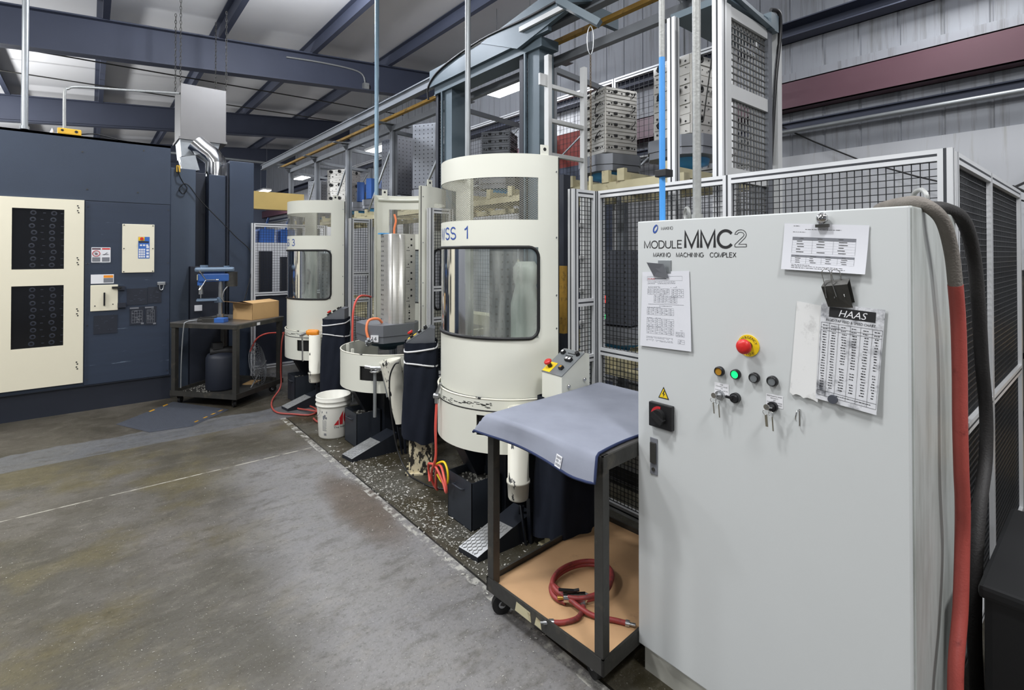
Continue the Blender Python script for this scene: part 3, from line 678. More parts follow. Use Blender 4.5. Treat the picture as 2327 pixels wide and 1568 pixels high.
def caster(par, x, y, r=.045, h=.095, rz=0):
    T = Matrix.Translation((x, y, 0)) @ Matrix.Rotation(rz, 4, 'Z')
    b = B(); b.box((-.03, -.03, h-.004), (.03, .03, h), 0, 0, T); b.cyl(T @ V((0, 0, h-.02)), T @ V((0, 0, h-.004)), .014, 12)
    for s in (-1, 1): b.add([T @ V(p) for p in ((-.02, s*.018, h-.02), (.02, s*.018, h-.02), (.036, s*.018, r), (.018, s*.018, r-.006), (-.02, s*.015, h-.02), (.02, s*.015, h-.02), (.036, s*.015, r), (.018, s*.015, r-.006))], [(0, 1, 2, 3), (7, 6, 5, 4), (0, 4, 5, 1), (1, 5, 6, 2), (2, 6, 7, 3), (3, 7, 4, 0)])
    c = b.obj('caster', 'steel_dark', par)
    b = B(); p = T @ V((.027, -.013, r)); q = T @ V((.027, .013, r)); b.cyl(p, q, r, 24); b.cyl(p-(q-p)*.1, q+(q-p)*.1, r*.35, 12, 1); b.obj('wheel', ['rubber', 'steel'], c)
    return c
for x, y, a in ((.06, .07, 1.2), (.06, CL-.07, 2.6), (CW-.06, CL-.07, .6), (CW-.06, .07, 2)): caster(cart, x, y, rz=a)
# towel
CM = cart.matrix_basis
def towel():
    t = thing('towel', 'grey-blue felt towel with navy hem spread over the steel cart', 'towel', tuple(CM @ V((.4, .3, CT))))
    nx, ny = 44, 46; x0, x1, y0, y1 = -.098, CW-.02, .02, CL+.09
    def h(x, y):
        z = CT+.008+.003*math.sin(7*x+3*y)*math.sin(5*y-2*x)
        dx = max(0, -.01-x); dy = max(0, y-CL-.005); d = 0
        if dx > 0: d = dx
        if dy > 0: d = max(d, dy*(.75 if x > .15 else 1))
        z -= 1.0*d-.1*min(d, .02)
        X = x if dx == 0 else -.01-dx*.32-.012*math.sin(11*y)*min(1, dx/.05)
        Y = y if dy == 0 else CL+.005+dy*.55
        if y < .1: z -= 0
        return V((X, Y, z))
    def pt(i, j):
        u = i/nx; w = j/ny
        yy = y0+(y1-y0)*w; xs = x0 - .012*math.exp(-((w-.1)/.12)**2) + .012*w   # front edge hangs lower at the near corner
        xx = xs+(x1-xs)*u
        p = h(xx, yy)
        if w < .06: p.y += .012*math.sin(9*xx)-.01*max(0, -xx)*6
        return p
    g = [CM @ pt(i, j) for j in range(ny+1) for i in range(nx+1)]
    k = [p-V((0, 0, .004)) for p in g]; W = nx+1
    b = B(); b.add(g+k, [(j*W+i, j*W+i+1, (j+1)*W+i+1, (j+1)*W+i) for j in range(ny) for i in range(nx)]+[(len(g)+(j+1)*W+i, len(g)+(j+1)*W+i+1, len(g)+j*W+i+1, len(g)+j*W+i) for j in range(ny) for i in range(nx)], 0, True)
    b.obj('cloth', 'towel', t, world=True)
    edge = [g[j*W] for j in range(ny, -1, -1)]+[g[i] for i in range(1, nx+1)]
    b = B(); b.tube([p-V((0, 0, .002)) for p in edge], .0055, 8); b.tube([g[ny*W+i]-V((0, 0, .002)) for i in range(nx+1)], .0055, 8); b.obj('hem', 'hem', t, world=True)
    b = B(); j = 9; a, c2, d, e = g[j*W], g[(j+2)*W], g[(j+2)*W+2], g[j*W+2]; off = V((-.004, -.001, .003))
    b.add([a+off, c2+off, d+off, e+off], [(3, 2, 1, 0)]); o = b.obj('sewn_label', 'label_w', t, world=True)
    b = B()
    for r in range(5):
        for s in range(3):
            if random.random() < .8:
                u = .12+.28*s; v = .1+.17*r; p = lambda u, v: a.lerp(c2, v).lerp(e.lerp(d, v), u)+off+V((-.0008, 0, .0006))
                b.add([p(u, v), p(u, v+.1), p(u+.2, v+.1), p(u+.2, v)], [(3, 2, 1, 0)])
    b.obj('printing', 'ink_grey', o, world=True)
towel()
# hose and air tool on the hardboard
def shelf(x, y, z=0): return V((x, y, .14+z))
ho = thing('air_hose', 'coiled dark red air hose lying on the hardboard shelf of the cart', 'hose', (1.72, 1.55, .13))
b = B(); pts = []
for i in range(52):
    a = R(200-360*i/24); k = i/24
    pts.append(shelf(1.735+(.135+.008*math.sin(k*5))*math.cos(a)*1.15, 1.588+.115*math.sin(a), .002+.016*min(1.6, k)))
pts += [shelf(1.60, 1.49, .016), shelf(1.62, 1.42, .004), shelf(1.67, 1.35, .0), shelf(1.70, 1.30, 0)]
b.tube(pts, .0105, 10, smooth=3); b.obj('hose', 'dirtyhose', ho, world=True)
b = B(); e = pts[-1]; d = (pts[-1]-pts[-2]).normalized(); b.cyl(e-d*.012, e+d*.004, .013, 14); b.cyl(e+d*.004, e+d*.028, .007, 12); b.obj('coupling', 'steel', ho, world=True)
ho = thing('air_hose', 'short oily red hose stub with couplings beside the coil', 'hose', (1.5, 1.48, .13))
pts = [shelf(1.46, 1.505, .002), shelf(1.50, 1.475, 0), shelf(1.56, 1.455, 0), shelf(1.61, 1.47, .002), shelf(1.635, 1.49, .004)]
b = B(); b.tube(pts, .0105, 10, smooth=4); b.obj('hose', 'dirtyhose', ho, world=True)
b = B()
for e, q in ((pts[0], pts[1]), (pts[-1], pts[-2])):
    d = (e-q).normalized(); b.cyl(e-d*.01, e+d*.01, .013, 14); b.cyl(e+d*.01, e+d*.032, .008, 12); b.cyl(e+d*.032, e+d*.045, .005, 10)
b.obj('coupling', 'steel', ho, world=True)
at = thing('air_grinder', 'small silver pneumatic grinder with black lever inside the hose coil', 'air tool', (1.63, 1.55, .13))
a, c_ = shelf(1.585, 1.56, .02), shelf(1.66, 1.50, .02); d = (c_-a).normalized()
b = B(); b.cyl(a, c_, .019, 20, 0, .022); b.cyl(c_, c_+d*.02, .022, 20, 0, .012); b.obj('body', 'chrome', at, world=True)
b = B(); b.bar(a+V((0, 0, .022)), a+d*.07+V((0, 0, .034)), .014, .006); b.bar(a+d*.005+V((-.02, .015, .036)), a+d*.05+V((0, 0, .03)), .014, .006); b.obj('lever', 'black', at, world=True)
b = B(); b.cyl(c_+d*.02, c_+d*.03, .009, 12, 0); b.cyl(c_+d*.03, c_+d*.07, .004, 10, 1); b.cyl(a-d*.025, a, .008, 12, 0); b.obj('spindle', ['brass', 'steel_dark'], at, world=True)
# ------------------------------------------------------------------ work setting stations (drum booths)
SX, SR = 2.2, .468
SY = (2.663, 4.355, 6.05)
def cylp(phi, z, r=SR):     # phi measured from +Y toward +X, local to the drum axis
    return V((r*math.sin(R(phi)), r*math.cos(R(phi)), z))
def shell(b, p0, p1, z0, z1, r0, r1, mi=0, step=4):
    n = max(1, int(abs(p1-p0)/step)); A = [p0+(p1-p0)*i/n for i in range(n+1)]; k = n+1
    lo, li, ho_, hi = ([cylp(a, z, r) for a in A] for z, r in ((z0, r1), (z0, r0), (z1, r1), (z1, r0)))
    b.add(lo+ho_, [(i, i+1, k+i+1, k+i) for i in range(n)], mi, True); b.add(li+hi, [(k+i, k+i+1, i+1, i) for i in range(n)], mi, True)
    b.add(lo+li, [(k+i, k+i+1, i+1, i) for i in range(n)], mi); b.add(ho_+hi, [(i, i+1, k+i+1, k+i) for i in range(n)], mi)
    b.add([lo[0], ho_[0], hi[0], li[0]], [(0, 1, 2, 3)], mi); b.add([lo[-1], ho_[-1], hi[-1], li[-1]], [(3, 2, 1, 0)], mi)
PA, PB = -180, 0
WA, WB = -161.3, -18.7
def rrect_path(a0, a1, z0, z1, rad, r, n=6):
    rd = math.degrees(rad/SR); out = []
    for cx, cz, t0 in ((a1-rd, z1-rad, 90), (a1-rd, z0+rad, 0), (a0+rd, z0+rad, -90), (a0+rd, z1-rad, -180)):
        for i in range(n+1):
            t = R(t0-90*i/n); out.append((cx+rd*math.cos(t), cz+rad*math.sin(t)))
    # densify along the long horizontal runs
    res = []
    for (p, q) in zip(out, out[1:]+out[:1]):
        k = max(1, int(abs(q[0]-p[0])/4))
        for i in range(k): res.append((p[0]+(q[0]-p[0])*i/k, p[1]+(q[1]-p[1])*i/k))
    return [cylp(a, z, r) for a, z in res]
def door_shell(parent):
    r0, r1 = SR-.006, SR
    b = B()
    shell(b, PA, PB, .80, 1.15, r0, r1); shell(b, PA, PB, 1.69, 1.853, r0, r1); shell(b, PA, PB, 2.105, 2.245, r0, r1)
    for (za, zb) in ((1.15, 1.69), (1.853, 2.105)):
        shell(b, PA, WA, za, zb, r0, r1); shell(b, WB, PB, za, zb, r0, r1)
    for p in (PA+.6, PB-.6):
        b.add([cylp(p, .80, r0), cylp(p, 2.245, r0), cylp(p, 2.245, r0-.035), cylp(p, .80, r0-.035)], [(0, 1, 2, 3), (3, 2, 1, 0)])
    for z in (2.2, .83):
        b.tube([cylp(a, z, r0-.02) for a in range(-176, -3, 6)], .013, 8)
    d = b.obj('drum_door', 'cream', parent)
    b = B()
    for p in (-179.4, -.6): b.tube([cylp(p, .81, SR-.002), cylp(p, 2.24, SR-.002)], .005, 6)
    b.obj('edge_seal', 'rubber', d)
    b = B(); b.tube(rrect_path(WA, WB, 1.15, 1.69, .06, SR+.002), .010, 8, closed=True); b.obj('window_gasket', 'rubber', d)
    b = B()
    n = 36
    A = [WA+(WB-WA)*i/n for i in range(n+1)]
    b.add([cylp(a, 1.152, SR-.002) for a in A]+[cylp(a, 1.688, SR-.002) for a in A], [(i, i+1, n+2+i, n+1+i) for i in range(n)], 0, True)
    b.obj('window_pane', 'glass', d)
    # expanded metal: rows of zigzag strands
    b = B(); rows = 40; cols = 58; dz = (2.105-1.853)/rows; da = (WB-WA)/cols; w = .0013; rr = SR-.004
    for r in range(rows):
        z = 1.853+dz*r
        for c in range(cols):
            for (a0, z0, a1, z1) in (((WA+da*c, z, WA+da*(c+.5), z+dz), (WA+da*(c+.5), z+dz, WA+da*(c+1), z)) if r % 2 == 0 else ((WA+da*c, z+dz, WA+da*(c+.5), z), (WA+da*(c+.5), z, WA+da*(c+1), z+dz))):
                b.add([cylp(a0, z0-w, rr), cylp(a1, z1-w, rr), cylp(a1, z1+w, rr), cylp(a0, z0+w, rr)], [(0, 1, 2, 3)])
    b.obj('mesh_screen', 'expanded', d)
    b = B()
    for p in (-167, -13):
        T = Matrix.Rotation(-R(p), 4, 'Z')
        c = T @ V((0, SR-.006, 2.245)); u = T @ V((1, 0, 0)); nn = T @ V((0, 1, 0))
        M = Mloc(c-u*.027, u, (0, 0, 1)); 
        ring = [(.027+.009*math.cos(2*math.pi*i/12), .038+.009*math.sin(2*math.pi*i/12)) for i in range(12)]
        b.prism([(0, -.03), (.054, -.03), (.054, .06), (0, .06)], .008, M)
        b.disc(M, .027, .034, .011, 14, 1, .0086); b.disc(M, .027, .034, .011, 14, 1, -.0006)
    b.obj('lifting_tab', ['cream', 'hole'], d)
    b = B(); u = cylp(-14, 0).normalized(); tg = cylp(-14+90, 0).normalized(); c = cylp(-14, 1.37)
    M = Mloc(c, tg, (0, 0, 1))
    b.box((-.022, -.1, -.002), (.022, .1, .004), 0, 0, M)
    b.tube([M @ V(p) for p in ((0, -.085, 0), (0, -.085, .03), (0, -.06, .045), (0, .06, .045), (0, .085, .03), (0, .085, 0))], .011, 8, 1)
    b.obj('handle', ['alu_flat', 'black'], d)
    b = B()
    for p in (-177, -3):
        for z in (1.0, 1.2, 1.4, 1.75, 2.15): b.cyl(cylp(p, z, SR-.001), cylp(p, z, SR+.004), .005, 10)
    b.obj('edge_bolt', 'steel', d)
    return d
def station(y, num, label, turned=False):
    t = thing('setting_station', label, 'work station', (SX, y, 0), 0, 'drum stations along the aisle')
    d = door_shell(t)
    if not turned:
        # on the closed doors the lettering reads across the aisle side
        b = B(); b.stroke(lambda p: cylp(-87-math.degrees(p.x/SR), p.y, SR+.0012), num, 0, 1.742, .072, .335, .0095, align='CENTER', gap=.22)
        b.obj('lettering', 'ink_blue', d)
    else:
        d.matrix_basis = Matrix.Rotation(math.pi, 4, 'Z')
    # fixed tub
    b = B(); r1 = SR+.02; slot = (-148, -112) if not False else None
    shell(b, -186, -146, .58, .70, r1-.008, r1); shell(b, -116, 6, .58, .70, r1-.008, r1)
    shell(b, -186, 6, .70, .795, r1-.008, r1); shell(b, -186, 6, .48, .58, r1-.008, r1)
    b.obj('tub', 'cream', t)
    b = B(); b.tube([cylp(a, .797, r1-.003) for a in range(-186, 7, 4)], .006, 8); b.obj('tub_rim', 'cream_worn', t)
    if not turned:
        b = B(); b.tube([cylp(a, .728, r1-.001) for a in range(-180, 1, 4)], .004, 6)
        rnd = random.Random(5)
        for i in range(46):
            a = rnd.uniform(-128, -82); z = .755+(a+105)*-.0004+rnd.gauss(0, .008); l = rnd.uniform(.6, 4)
            b.add([cylp(a, z, r1+.0008), cylp(a+l, z-.0005, r1+.0008), cylp(a+l, z+.003, r1+.0008), cylp(a, z+.0025, r1+.0008)], [(0, 1, 2, 3)])
        b.obj('rim_gap', 'rubber', t)
    b = B(); b.lathe([(0, .50), (SR-.01, .50), (SR-.01, .51)], n=36); b.obj('tub_floor', 'steel_dark', t)
    b = B(); shell(b, -148, -114, .575, .705, r1-.05, r1-.02); b.obj('slot_flap', 'rubber', t)
    b = B()
    for p in (-95, -58): b.box(tuple(cylp(p, .5, .43)-V((.01, .01, 0))), tuple(cylp(p, .82, .43)+V((.01, .01, 0))))
    b.obj('tub_bracket', 'cream', t)
    # pedestal
    b = B(); b.box((-.22, -.22, 0), (.5, .22, .5), 0, .01); b.box((-.05, -.40, 0), (.5, .40, .14), 0, .01)
    b.add([(-.42, -.02, .48), (-.42, .1, .48), (-.2, .1, .06), (-.2, -.02, .06), (-.2, -.02, .48), (-.2, .1, .48)], [(0, 1, 2, 3), (0, 3, 4), (1, 5, 2), (0, 4, 5, 1)])
    b.obj('pedestal', 'pedestal', t)
    # foot pedal
    b = B(); pv = [(-.62, .30, .025), (-.60, .45, .025), (-.22, .47, .16), (-.24, .32, .16)]
    pts = [V((x, -y_, z)) for x, y_, z in pv]; b.add(pts+[V((p.x, p.y, 0)) for p in pts], [(3, 2, 1, 0), (4, 5, 6, 7), (0, 1, 5, 4), (1, 2, 6, 5), (2, 3, 7, 6), (3, 0, 4, 7)])
    fp = b.obj('foot_pedal', 'pedestal', t)
    b = B(); a0, a1, a2, a3 = [p+V((0, 0, .003)) for p in pts]
    pl = lambda u, v, w=0: a0.lerp(a3, u).lerp(a1.lerp(a2, u), v)+V((0, 0, w))
    b.add([pl(0, 0), pl(0, 1), pl(.62, 1), pl(.62, 0)], [(3, 2, 1, 0)])
    for i in range(16):
        for j in range(6):
            u, v = .03+.58*i/16, .08+.86*j/6; s = 1 if (i+j) % 2 else -1
            b.bar(pl(u-.012, v-.035*s, .001), pl(u+.022, v+.035*s, .001), .005, .003)
    b.obj('tread_plate', 'tread', fp)
    return t
st1 = station(SY[0], 'WSS 1', 'closed cream drum station marked WSS 1, nearest the cabinet')
st2 = station(SY[1], '', 'cream drum station turned open to show a tall aluminium fixture', True)
st3 = station(SY[2], 'WSS 3', 'closed cream drum station marked WSS 3, farthest along the row')
# chip bins under the tubs
for y, lb in ((SY[0], 'charcoal sheet-metal bin on the floor beneath the drum marked WSS 1'), (SY[1], 'charcoal sheet-metal bin beneath the open drum, behind the white bucket'), (SY[2], 'charcoal sheet-metal bin beneath the drum marked WSS 3')):
    t = thing('chip_bin', lb, 'bin', (1.86, y-.054, 0), 0, 'bins under the drum stations')
    b = B(); w, d, h, k = .13, .11, .285, .004
    b.box((-d, -w, 0), (d, w, k)); b.box((-d, -w, 0), (-d+k, w, h)); b.box((d-k, -w, 0), (d, w, h)); b.box((-d, -w, 0), (d, -w+k, h)); b.box((-d, w-k, 0), (d, w, h))
    b.obj('body', 'bin', t)
    b = B(); b.tube([(-d, -.05, h-.06), (-d-.022, -.05, h-.055), (-d-.022, .05, h-.055), (-d, .05, h-.06)], .006, 6); b.obj('handle', 'bin', t)
    b = B(); b.box((d-.006, -.02, h), (d-.002, .02, h+.12), 0); b.obj('hanger', 'bin', t)
    b = B(); b.rect(Matrix.Translation((0, 0, h-.05)), -d+k, -w+k, d-k, w-k)
    for i in range(70): b.cbox((random.uniform(-d, d)*.9, random.uniform(-w, w)*.9, h-.046), (.014, .006, .008), 1, 0, random.random()*3)
    o = b.obj('swarf', ['steel_dark', 'chip'], t); o['kind'] = 'stuff'
# tool holder tubes at the tub slots
def holder(name, lab, y, tilt=0, flare=0, zt=.78, zb=.27, gun=None):
    t = thing(name, lab, 'tube', (SX-.33+(.075 if flare else 0), y-.47-(.06 if flare else 0), 0))
    b = B(); x = -.0
    top = V((x-.05*tilt, .02*tilt, zt)); bot = V((x+.02*tilt, -.04*tilt, zb))
    if flare:
        n = 6; pr_ = [(.045, 0), (.045, .02), (.050, .06), (.050, .07), (.062, .22), (.085, .50), (.089, .52), (.084, .52), (.058, .3)]
    else:
        h = zt-zb; pr_ = [(.0, 0), (.054, 0), (.058, .01), (.062, .09), (.067, .092), (.067, .105), (.060, .107), (.060, h), (.054, h), (.054, .1)]
    ax = (top-bot).normalized(); T = Matrix.Translation(bot) @ ax.to_track_quat('Z', 'Y').to_matrix().to_4x4()
    b.lathe(pr_, M=T, n=28); b.obj('tube', 'cream_worn', t)
    b = B(); b.bar((x+.02, .0, zt-.12), (x+.08, .10, zt-.12), .05, .01); b.bar((x+.04, .04, zb+.05), (x+.10, .08, zb-.05), .03, .008); b.obj('bracket', 'steel_dark', t)
    b = B(); b.bar((x+.05, .03, .2), (x+.10, .1, .0), .03, .012); b.bar((x+.0, -.02, .24), (x+.04, -.02, 0), .015, .01); b.bar((x+.06, -.02, .26), (x+.07, -.02, 0), .03, .01); b.obj('stand', 'pedestal', t)
    return t, top
t, top = holder('tool_holder_tube', 'chipped cream tube hanging below the drum marked WSS 1', SY[0])
t, top = holder('tool_holder_tube', 'chipped cream flared tube holding an air gun at the open drum', SY[1], 1, 1)
t, top = holder('tool_holder_tube', 'chipped cream straight tube with an orange handle on top at the far drum', SY[2])
# air gun in the flared tube, impact handle in the far one
g = thing('air_gun', 'chrome air gun with long nozzles hooked beside the flared cream tube', 'air gun', (1.80, SY[1]-.40, .6))
b = B(); c = V((1.80, SY[1]-.36, .70)); b.cyl(c, c+V((.07, -.07, .0)), .02, 14); b.cyl(c+V((.03, -.03, 0)), c+V((-.03, .05, .008)), .014, 12)
b.lathe([(.0, 0), (.04, .002), (.045, .012), (.03, .014)], (c.x+.02, c.y-.03, c.z-.03), 20); b.obj('body', 'chrome', g, world=True)
b = B(); b.cyl(c+V((.02, -.03, -.03)), c+V((.02, -.03, -.40)), .014, 12); b.cyl(c+V((.06, -.09, -.03)), c+V((.085, -.12, -.20)), .008, 10); b.cyl(c+V((.085, -.12, -.20)), c+V((.09, -.125, -.225)), .012, 10); b.obj('nozzle', 'galv', g, world=True)
g = thing('hand_tool', 'orange handled tool resting across the straight cream tube of the far drum', 'tool', (1.84, SY[2]-.44, .75))
b = B(); c = V((1.85, SY[2]-.45, .80)); b.lathe([(0, -.065), (.02, -.062), (.034, -.04), (.036, .0), (.034, .05), (.028, .066), (0, .068)], M=Matrix.Translation(c) @ V((.8, -.5, -.05)).to_track_quat('Z', 'Y').to_matrix().to_4x4(), n=20); b.obj('handle', 'orange', g, world=True)
b = B(); b.cyl(c+V((-.045, .03, 0)), c+V((-.11, .07, -.03)), .017, 12); b.cyl(c+V((-.09, .05, -.04)), c+V((-.09, .03, -.30)), .009, 10); b.obj('shank', 'chrome', g, world=True)
# operator stands
def stand(y, rz, label, dx=0, plain=False):
    t = thing('control_stand', label, 'control stand', (2.075+dx, y, 0), rz, 'operator stands beside the drum stations')
    b = B(); b.box((-.085, -.085, .012), (.085, .085, .85)); b.box((-.11, -.11, 0), (.11, .11, .012)); b.obj('post', 'cream_chip' if not plain else 'oldcream', t)
    # console: profile in x-z, extruded along y
    prof = [(-.105, .84), (.105, .84), (.105, 1.085), (.07, 1.095), (-.105, .985)]
    b = B(); b.prism(prof, .165, Matrix(((1, 0, 0, 0), (0, 0, 1, -.0825), (0, 1, 0, 0), (0, 0, 0, 1))))
    k = b.obj('console', 'cream' if plain else 'tomb_g', t)
    # sloping face frame
    a = V((-.105, .0825, .985)); c = V((.07, .0825, 1.095)); v = (c-a).normalized(); M = Mloc(a, (0, -1, 0), v); L = (c-a).length
    b = B(); b.box((-.002, -.002, 0), (.167, L*.98, .004), 0, 0, M); f = b.obj('face_plate', 'lens_grey', k)
    b = B(); b.box((0, .004, .004), (.062, .08, .006), 0, 0, M); b.obj('yellow_plate', 'yellow_sign', f)
    b = B(); b.cyl(M @ V((.03, .045, .005)), M @ V((.03, .045, .03)), .013, 16, 1); b.lathe([(.013, .03), (.021, .034), (.023, .042), (.018, .048), (0, .05)], M=M @ Matrix.Translation((.03, .045, 0)), n=24); b.obj('stop_button', ['red', 'black'], f)
    b = B()
    for x, y_, m in ((.03, .165, 1), (.105, .12, 1), (.128, .12, 1), (.12, .05, 2)):
        b.box((x-.012, y_-.012, .004), (x+.012, y_+.012, .022), 0, .002, M); b.box((x-.007, y_-.007, .022), (x+.007, y_+.007, .0235), m, 0, M)
    b.cyl(M @ V((.14, .175, .004)), M @ V((.14, .175, .024)), .013, 14, 0)
    for i in range(5): b.cyl(M @ V((.065+.012*i, .172, .004)), M @ V((.065+.012*i, .172, .007)), .0035, 8, 0)
    for i in range(5): b.cyl(M @ V((.065+.012*i, .152, .004)), M @ V((.065+.012*i, .152, .007)), .0035, 8, 0)
    b.obj('button_block', ['black', 'label_w', 'amber'], f)
    b = B()
    for x, z in ((-.06, .93), (.06, .95)): b.lathe([(0, .016), (.007, .014), (.010, .008), (.008, 0)], M=Mloc((x, -.0825, z), (1, 0, 0), (0, 0, 1)), n=14)
    b.obj('thumb_screw', 'chrome', k)
    return t
def apron(stand_, label, zt, zb, ties=True, wrap=False, flare=1.0):
    mb = stand_.matrix_basis
    t = thing('apron', label, 'apron', tuple(stand_.location), stand_.rotation_euler.z, 'dark aprons tied round the operator stands')
    t.matrix_basis = mb.copy(); n, m = 40, 22; b = B(); g = []
    for j in range(m+1):
        v = j/m; z = zt+(zb-zt)*v
        for i in range(n):
            a = 2*math.pi*i/n; ca, sa = math.cos(a), math.sin(a)
            k = .118/max(abs(ca), abs(sa)); k = k*.75+.128*.25; k *= 1+(.10*flare)*v
            k += .012*v*math.sin(5*a+2)+.006*math.sin(9*a+8*v)
            pin = sum(math.exp(-((z-q)/.016)**2) for q in (zt-.05, zt-.17)) if ties else 0
            k -= .008*pin
            zz = z+(.03*math.sin(2*a+1)*v)
            g.append(V((k*ca, k*sa, zz)))
    b.add(g, [(j*n+i, j*n+(i+1) % n, (j+1)*n+(i+1) % n, (j+1)*n+i) for j in range(m) for i in range(n)][::-1], 0, True)
    b.f = [f[::-1] for f in b.f]
    b.obj('cloth', 'apron', t)
    if ties:
        b = B()
        for q, tl in ((zt-.05, .018), (zt-.17, -.022)):
            pts = []
            for i in range(28):
                a = 2*math.pi*i/28; ca, sa = math.cos(a), math.sin(a); k = .118/max(abs(ca), abs(sa)); k = k*.75+.128*.25+.004
                pts.append(V((k*ca, k*sa, q+tl*math.cos(a-.4))))
            b.tube(pts, .0065, 6, closed=True)
        b.obj('tie', 'tie', t)
    return t
s1 = stand(2.02, R(-3), 'cream operator stand with red stop button between the cart and the drum marked WSS 1', 0, True)
apron(s1, 'dark navy apron hanging round the stand behind the towel-covered cart', .845, .06, False, flare=1.6)
s2 = stand(3.45, R(-33), 'grey-topped operator stand with chipped cream post beside the open drum', -.115)
apron(s2, 'dark navy apron with two white ties on the chipped post beside the open drum', .985, .265)
s3 = stand(5.24, R(-36), 'grey-topped operator stand just left of the open drum', -.10)
apron(s3, 'dark navy apron with two white ties left of the open drum, behind the bucket', .985, .2)

# ------------------------------------------------------------------ fixture columns
def tombstone(b, w, d, z0, z1, rows, cols, r, style='holes', mi=0, hm=1):
    """a column block with drilled holes on its four faces"""
    b.box((-w/2, -d/2, z0), (w/2, d/2, z1), mi, .004)
    for (o, u, ww) in (((-w/2, d/2), (0, -1, 0), d), ((-w/2, -d/2), (1, 0, 0), w), ((w/2, -d/2), (0, 1, 0), d), ((w/2, d/2), (-1, 0, 0), w)):
        M = Mloc((o[0], o[1], z0), u, (0, 0, 1)); H = z1-z0
        if style == 'plates':
            for k in range(rows):
                zz = H*(k+.5)/rows; b.box((.01, zz-H/rows*.44, 0), (ww-.01, zz+H/rows*.44, .006+.006*(k % 2)), mi, 0, M)
                for x in (.12, .3, .5, .7, .88): b.disc(M, ww*x, zz+H/rows*random.uniform(-.25, .25), r*random.uniform(.5, 1.1), 8, hm, .0135)
                if k % 3 == 1:
                    for x in (.22, .68): b.lathe([(r*1.2, 0), (r*3, .004), (r*3, .016), (r*1.6, .02), (r*1.2, .012)], M=M @ Matrix.Translation((ww*x, zz, .012)), n=12, mi=hm)
        elif style == 'ribs':
            for k in range(rows*3):
                zz = H*(k+.5)/(rows*3); b.box((.008, zz-H/rows*.11, 0), (ww-.008, zz+H/rows*.11, .007), mi, 0, M)
            for k in range(rows):
                zz = H*(k+.5)/rows
                for x in (.1, .18, .5, .82, .9): b.disc(M, ww*x, zz+random.uniform(-.012, .012), r, 8, hm, .0078)
                for x in (.3, .68): b.cbox((ww*x, zz+.01, .012), (.03, .022, .016), hm, 0, 0, M)
        else:
            for k in range(rows):
                for c in range(cols): b.disc(M, ww*(c+.7)/(cols+.4), H*(k+.5)/rows, r, 8, hm, .0008)
def pallet_base(t, z0, h=.15, w=.44, number=None):
    b = B(); c = w*.5; k = w*.2
    poly = [(-c, -c+k), (-c+k, -c), (c-k, -c), (c, -c+k), (c, c-k), (c-k, c), (-c+k, c), (-c, c-k)]
    b.prism(poly, h*.62, Matrix.Translation((0, 0, z0+h*.38))); b.prism([(x*.97, y*.97) for x, y in poly], h*.36, Matrix.Translation((0, 0, z0))); p = b.obj('pallet', 'pallet', t)
    b = B(); b.lathe([(.0, -.09), (.08, -.09), (.09, -.06), (.16, -.045), (.17, 0)], (0, 0, z0), 28); b.obj('clamp_cone', 'teal' if number else 'pallet_blue', t)
    if number:
        M = Mloc((-c+k*.0-.001, .0, z0+h*.2), (0, -1, 0), (0, 0, 1))
        s = Mloc((-c*.80, -c*.80, z0+h*.10), (1, -1, 0), (0, 0, 1))
        b = B(); b.box((-.04, 0, 0), (.03, .06, .012), 0, 0, s); q = b.obj('number_plate', 'label_w', p)
        b = B(); b.text(s, number, -.005, .012, .038, align='CENTER', z=.0126); b.obj('number', 'ink', q)
# on the open station
t = thing('fixture_column', 'tall aluminium fixture column on a grey pallet numbered 14 inside the open drum', 'fixture', (SX-.06, SY[1]+.03, .86), R(-3))
pallet_base(t, 0, .16, .5, '14')
b = B(); H0, H1 = .16, .975
T0 = Matrix.Translation((.075, -.05, 0)); b.box((-.115, -.13, H0), (.115, .13, H1), 0, .003, T0)
for (o, u, ww, kind) in (((-.1155, .13), (0, -1, 0), .26, 'left'), ((-.115, -.1305), (1, 0, 0), .23, 'right')):
    M = T0 @ Mloc((o[0], o[1], H0), u, (0, 0, 1)); H = H1-H0
    if kind == 'left':
        for k in range(18):
            for c in range(2): b.disc(M, .025+.035*c, H*(k+.5)/18, .0085, 8, 2 if random.random() < .75 else 1)
    else:
        for k in range(4):
            z = H-.05-k*.155
            for x, dz, r in ((.05, 0, .010), (.19, 0, .010), (.05, -.06, .009), (.07, -.055, .006), (.05, -.075, .006), (.12, -.09, .007), (.19, -.055, .01), (.16, -.075, .006)): b.disc(M, x, z+dz, r, 8, 1)
            b.rect(M, .075, z-.105, .095, z-.101, mi=1); b.rect(M, .14, z-.105, .175, z-.101, mi=1)
        for k in range(3):
            for c in range(3): b.disc(M, .05+.06*c, .035+.055*k, .009, 8, 1); b.disc(M, .05+.06*c, .06+.05*k, .005, 8, 1)
b.obj('column', ['tomb', 'hole', 'steel'], t)
b = B(); b.lathe([(.055, H0), (.055, H1-.004), (0, H1-.004)], (-.0, -.135, 0), 32); b.lathe([(.03, H0), (.03, H1-.01), (0, H1-.01)], (.052, -.185, 0), 20); b.obj('clamping_rod', 'tomb', t)
b = B(); b.box((-.06, .02, H1), (.02, .1, H1+.012)); b.obj('cap_plate', 'pallet_blue', t)
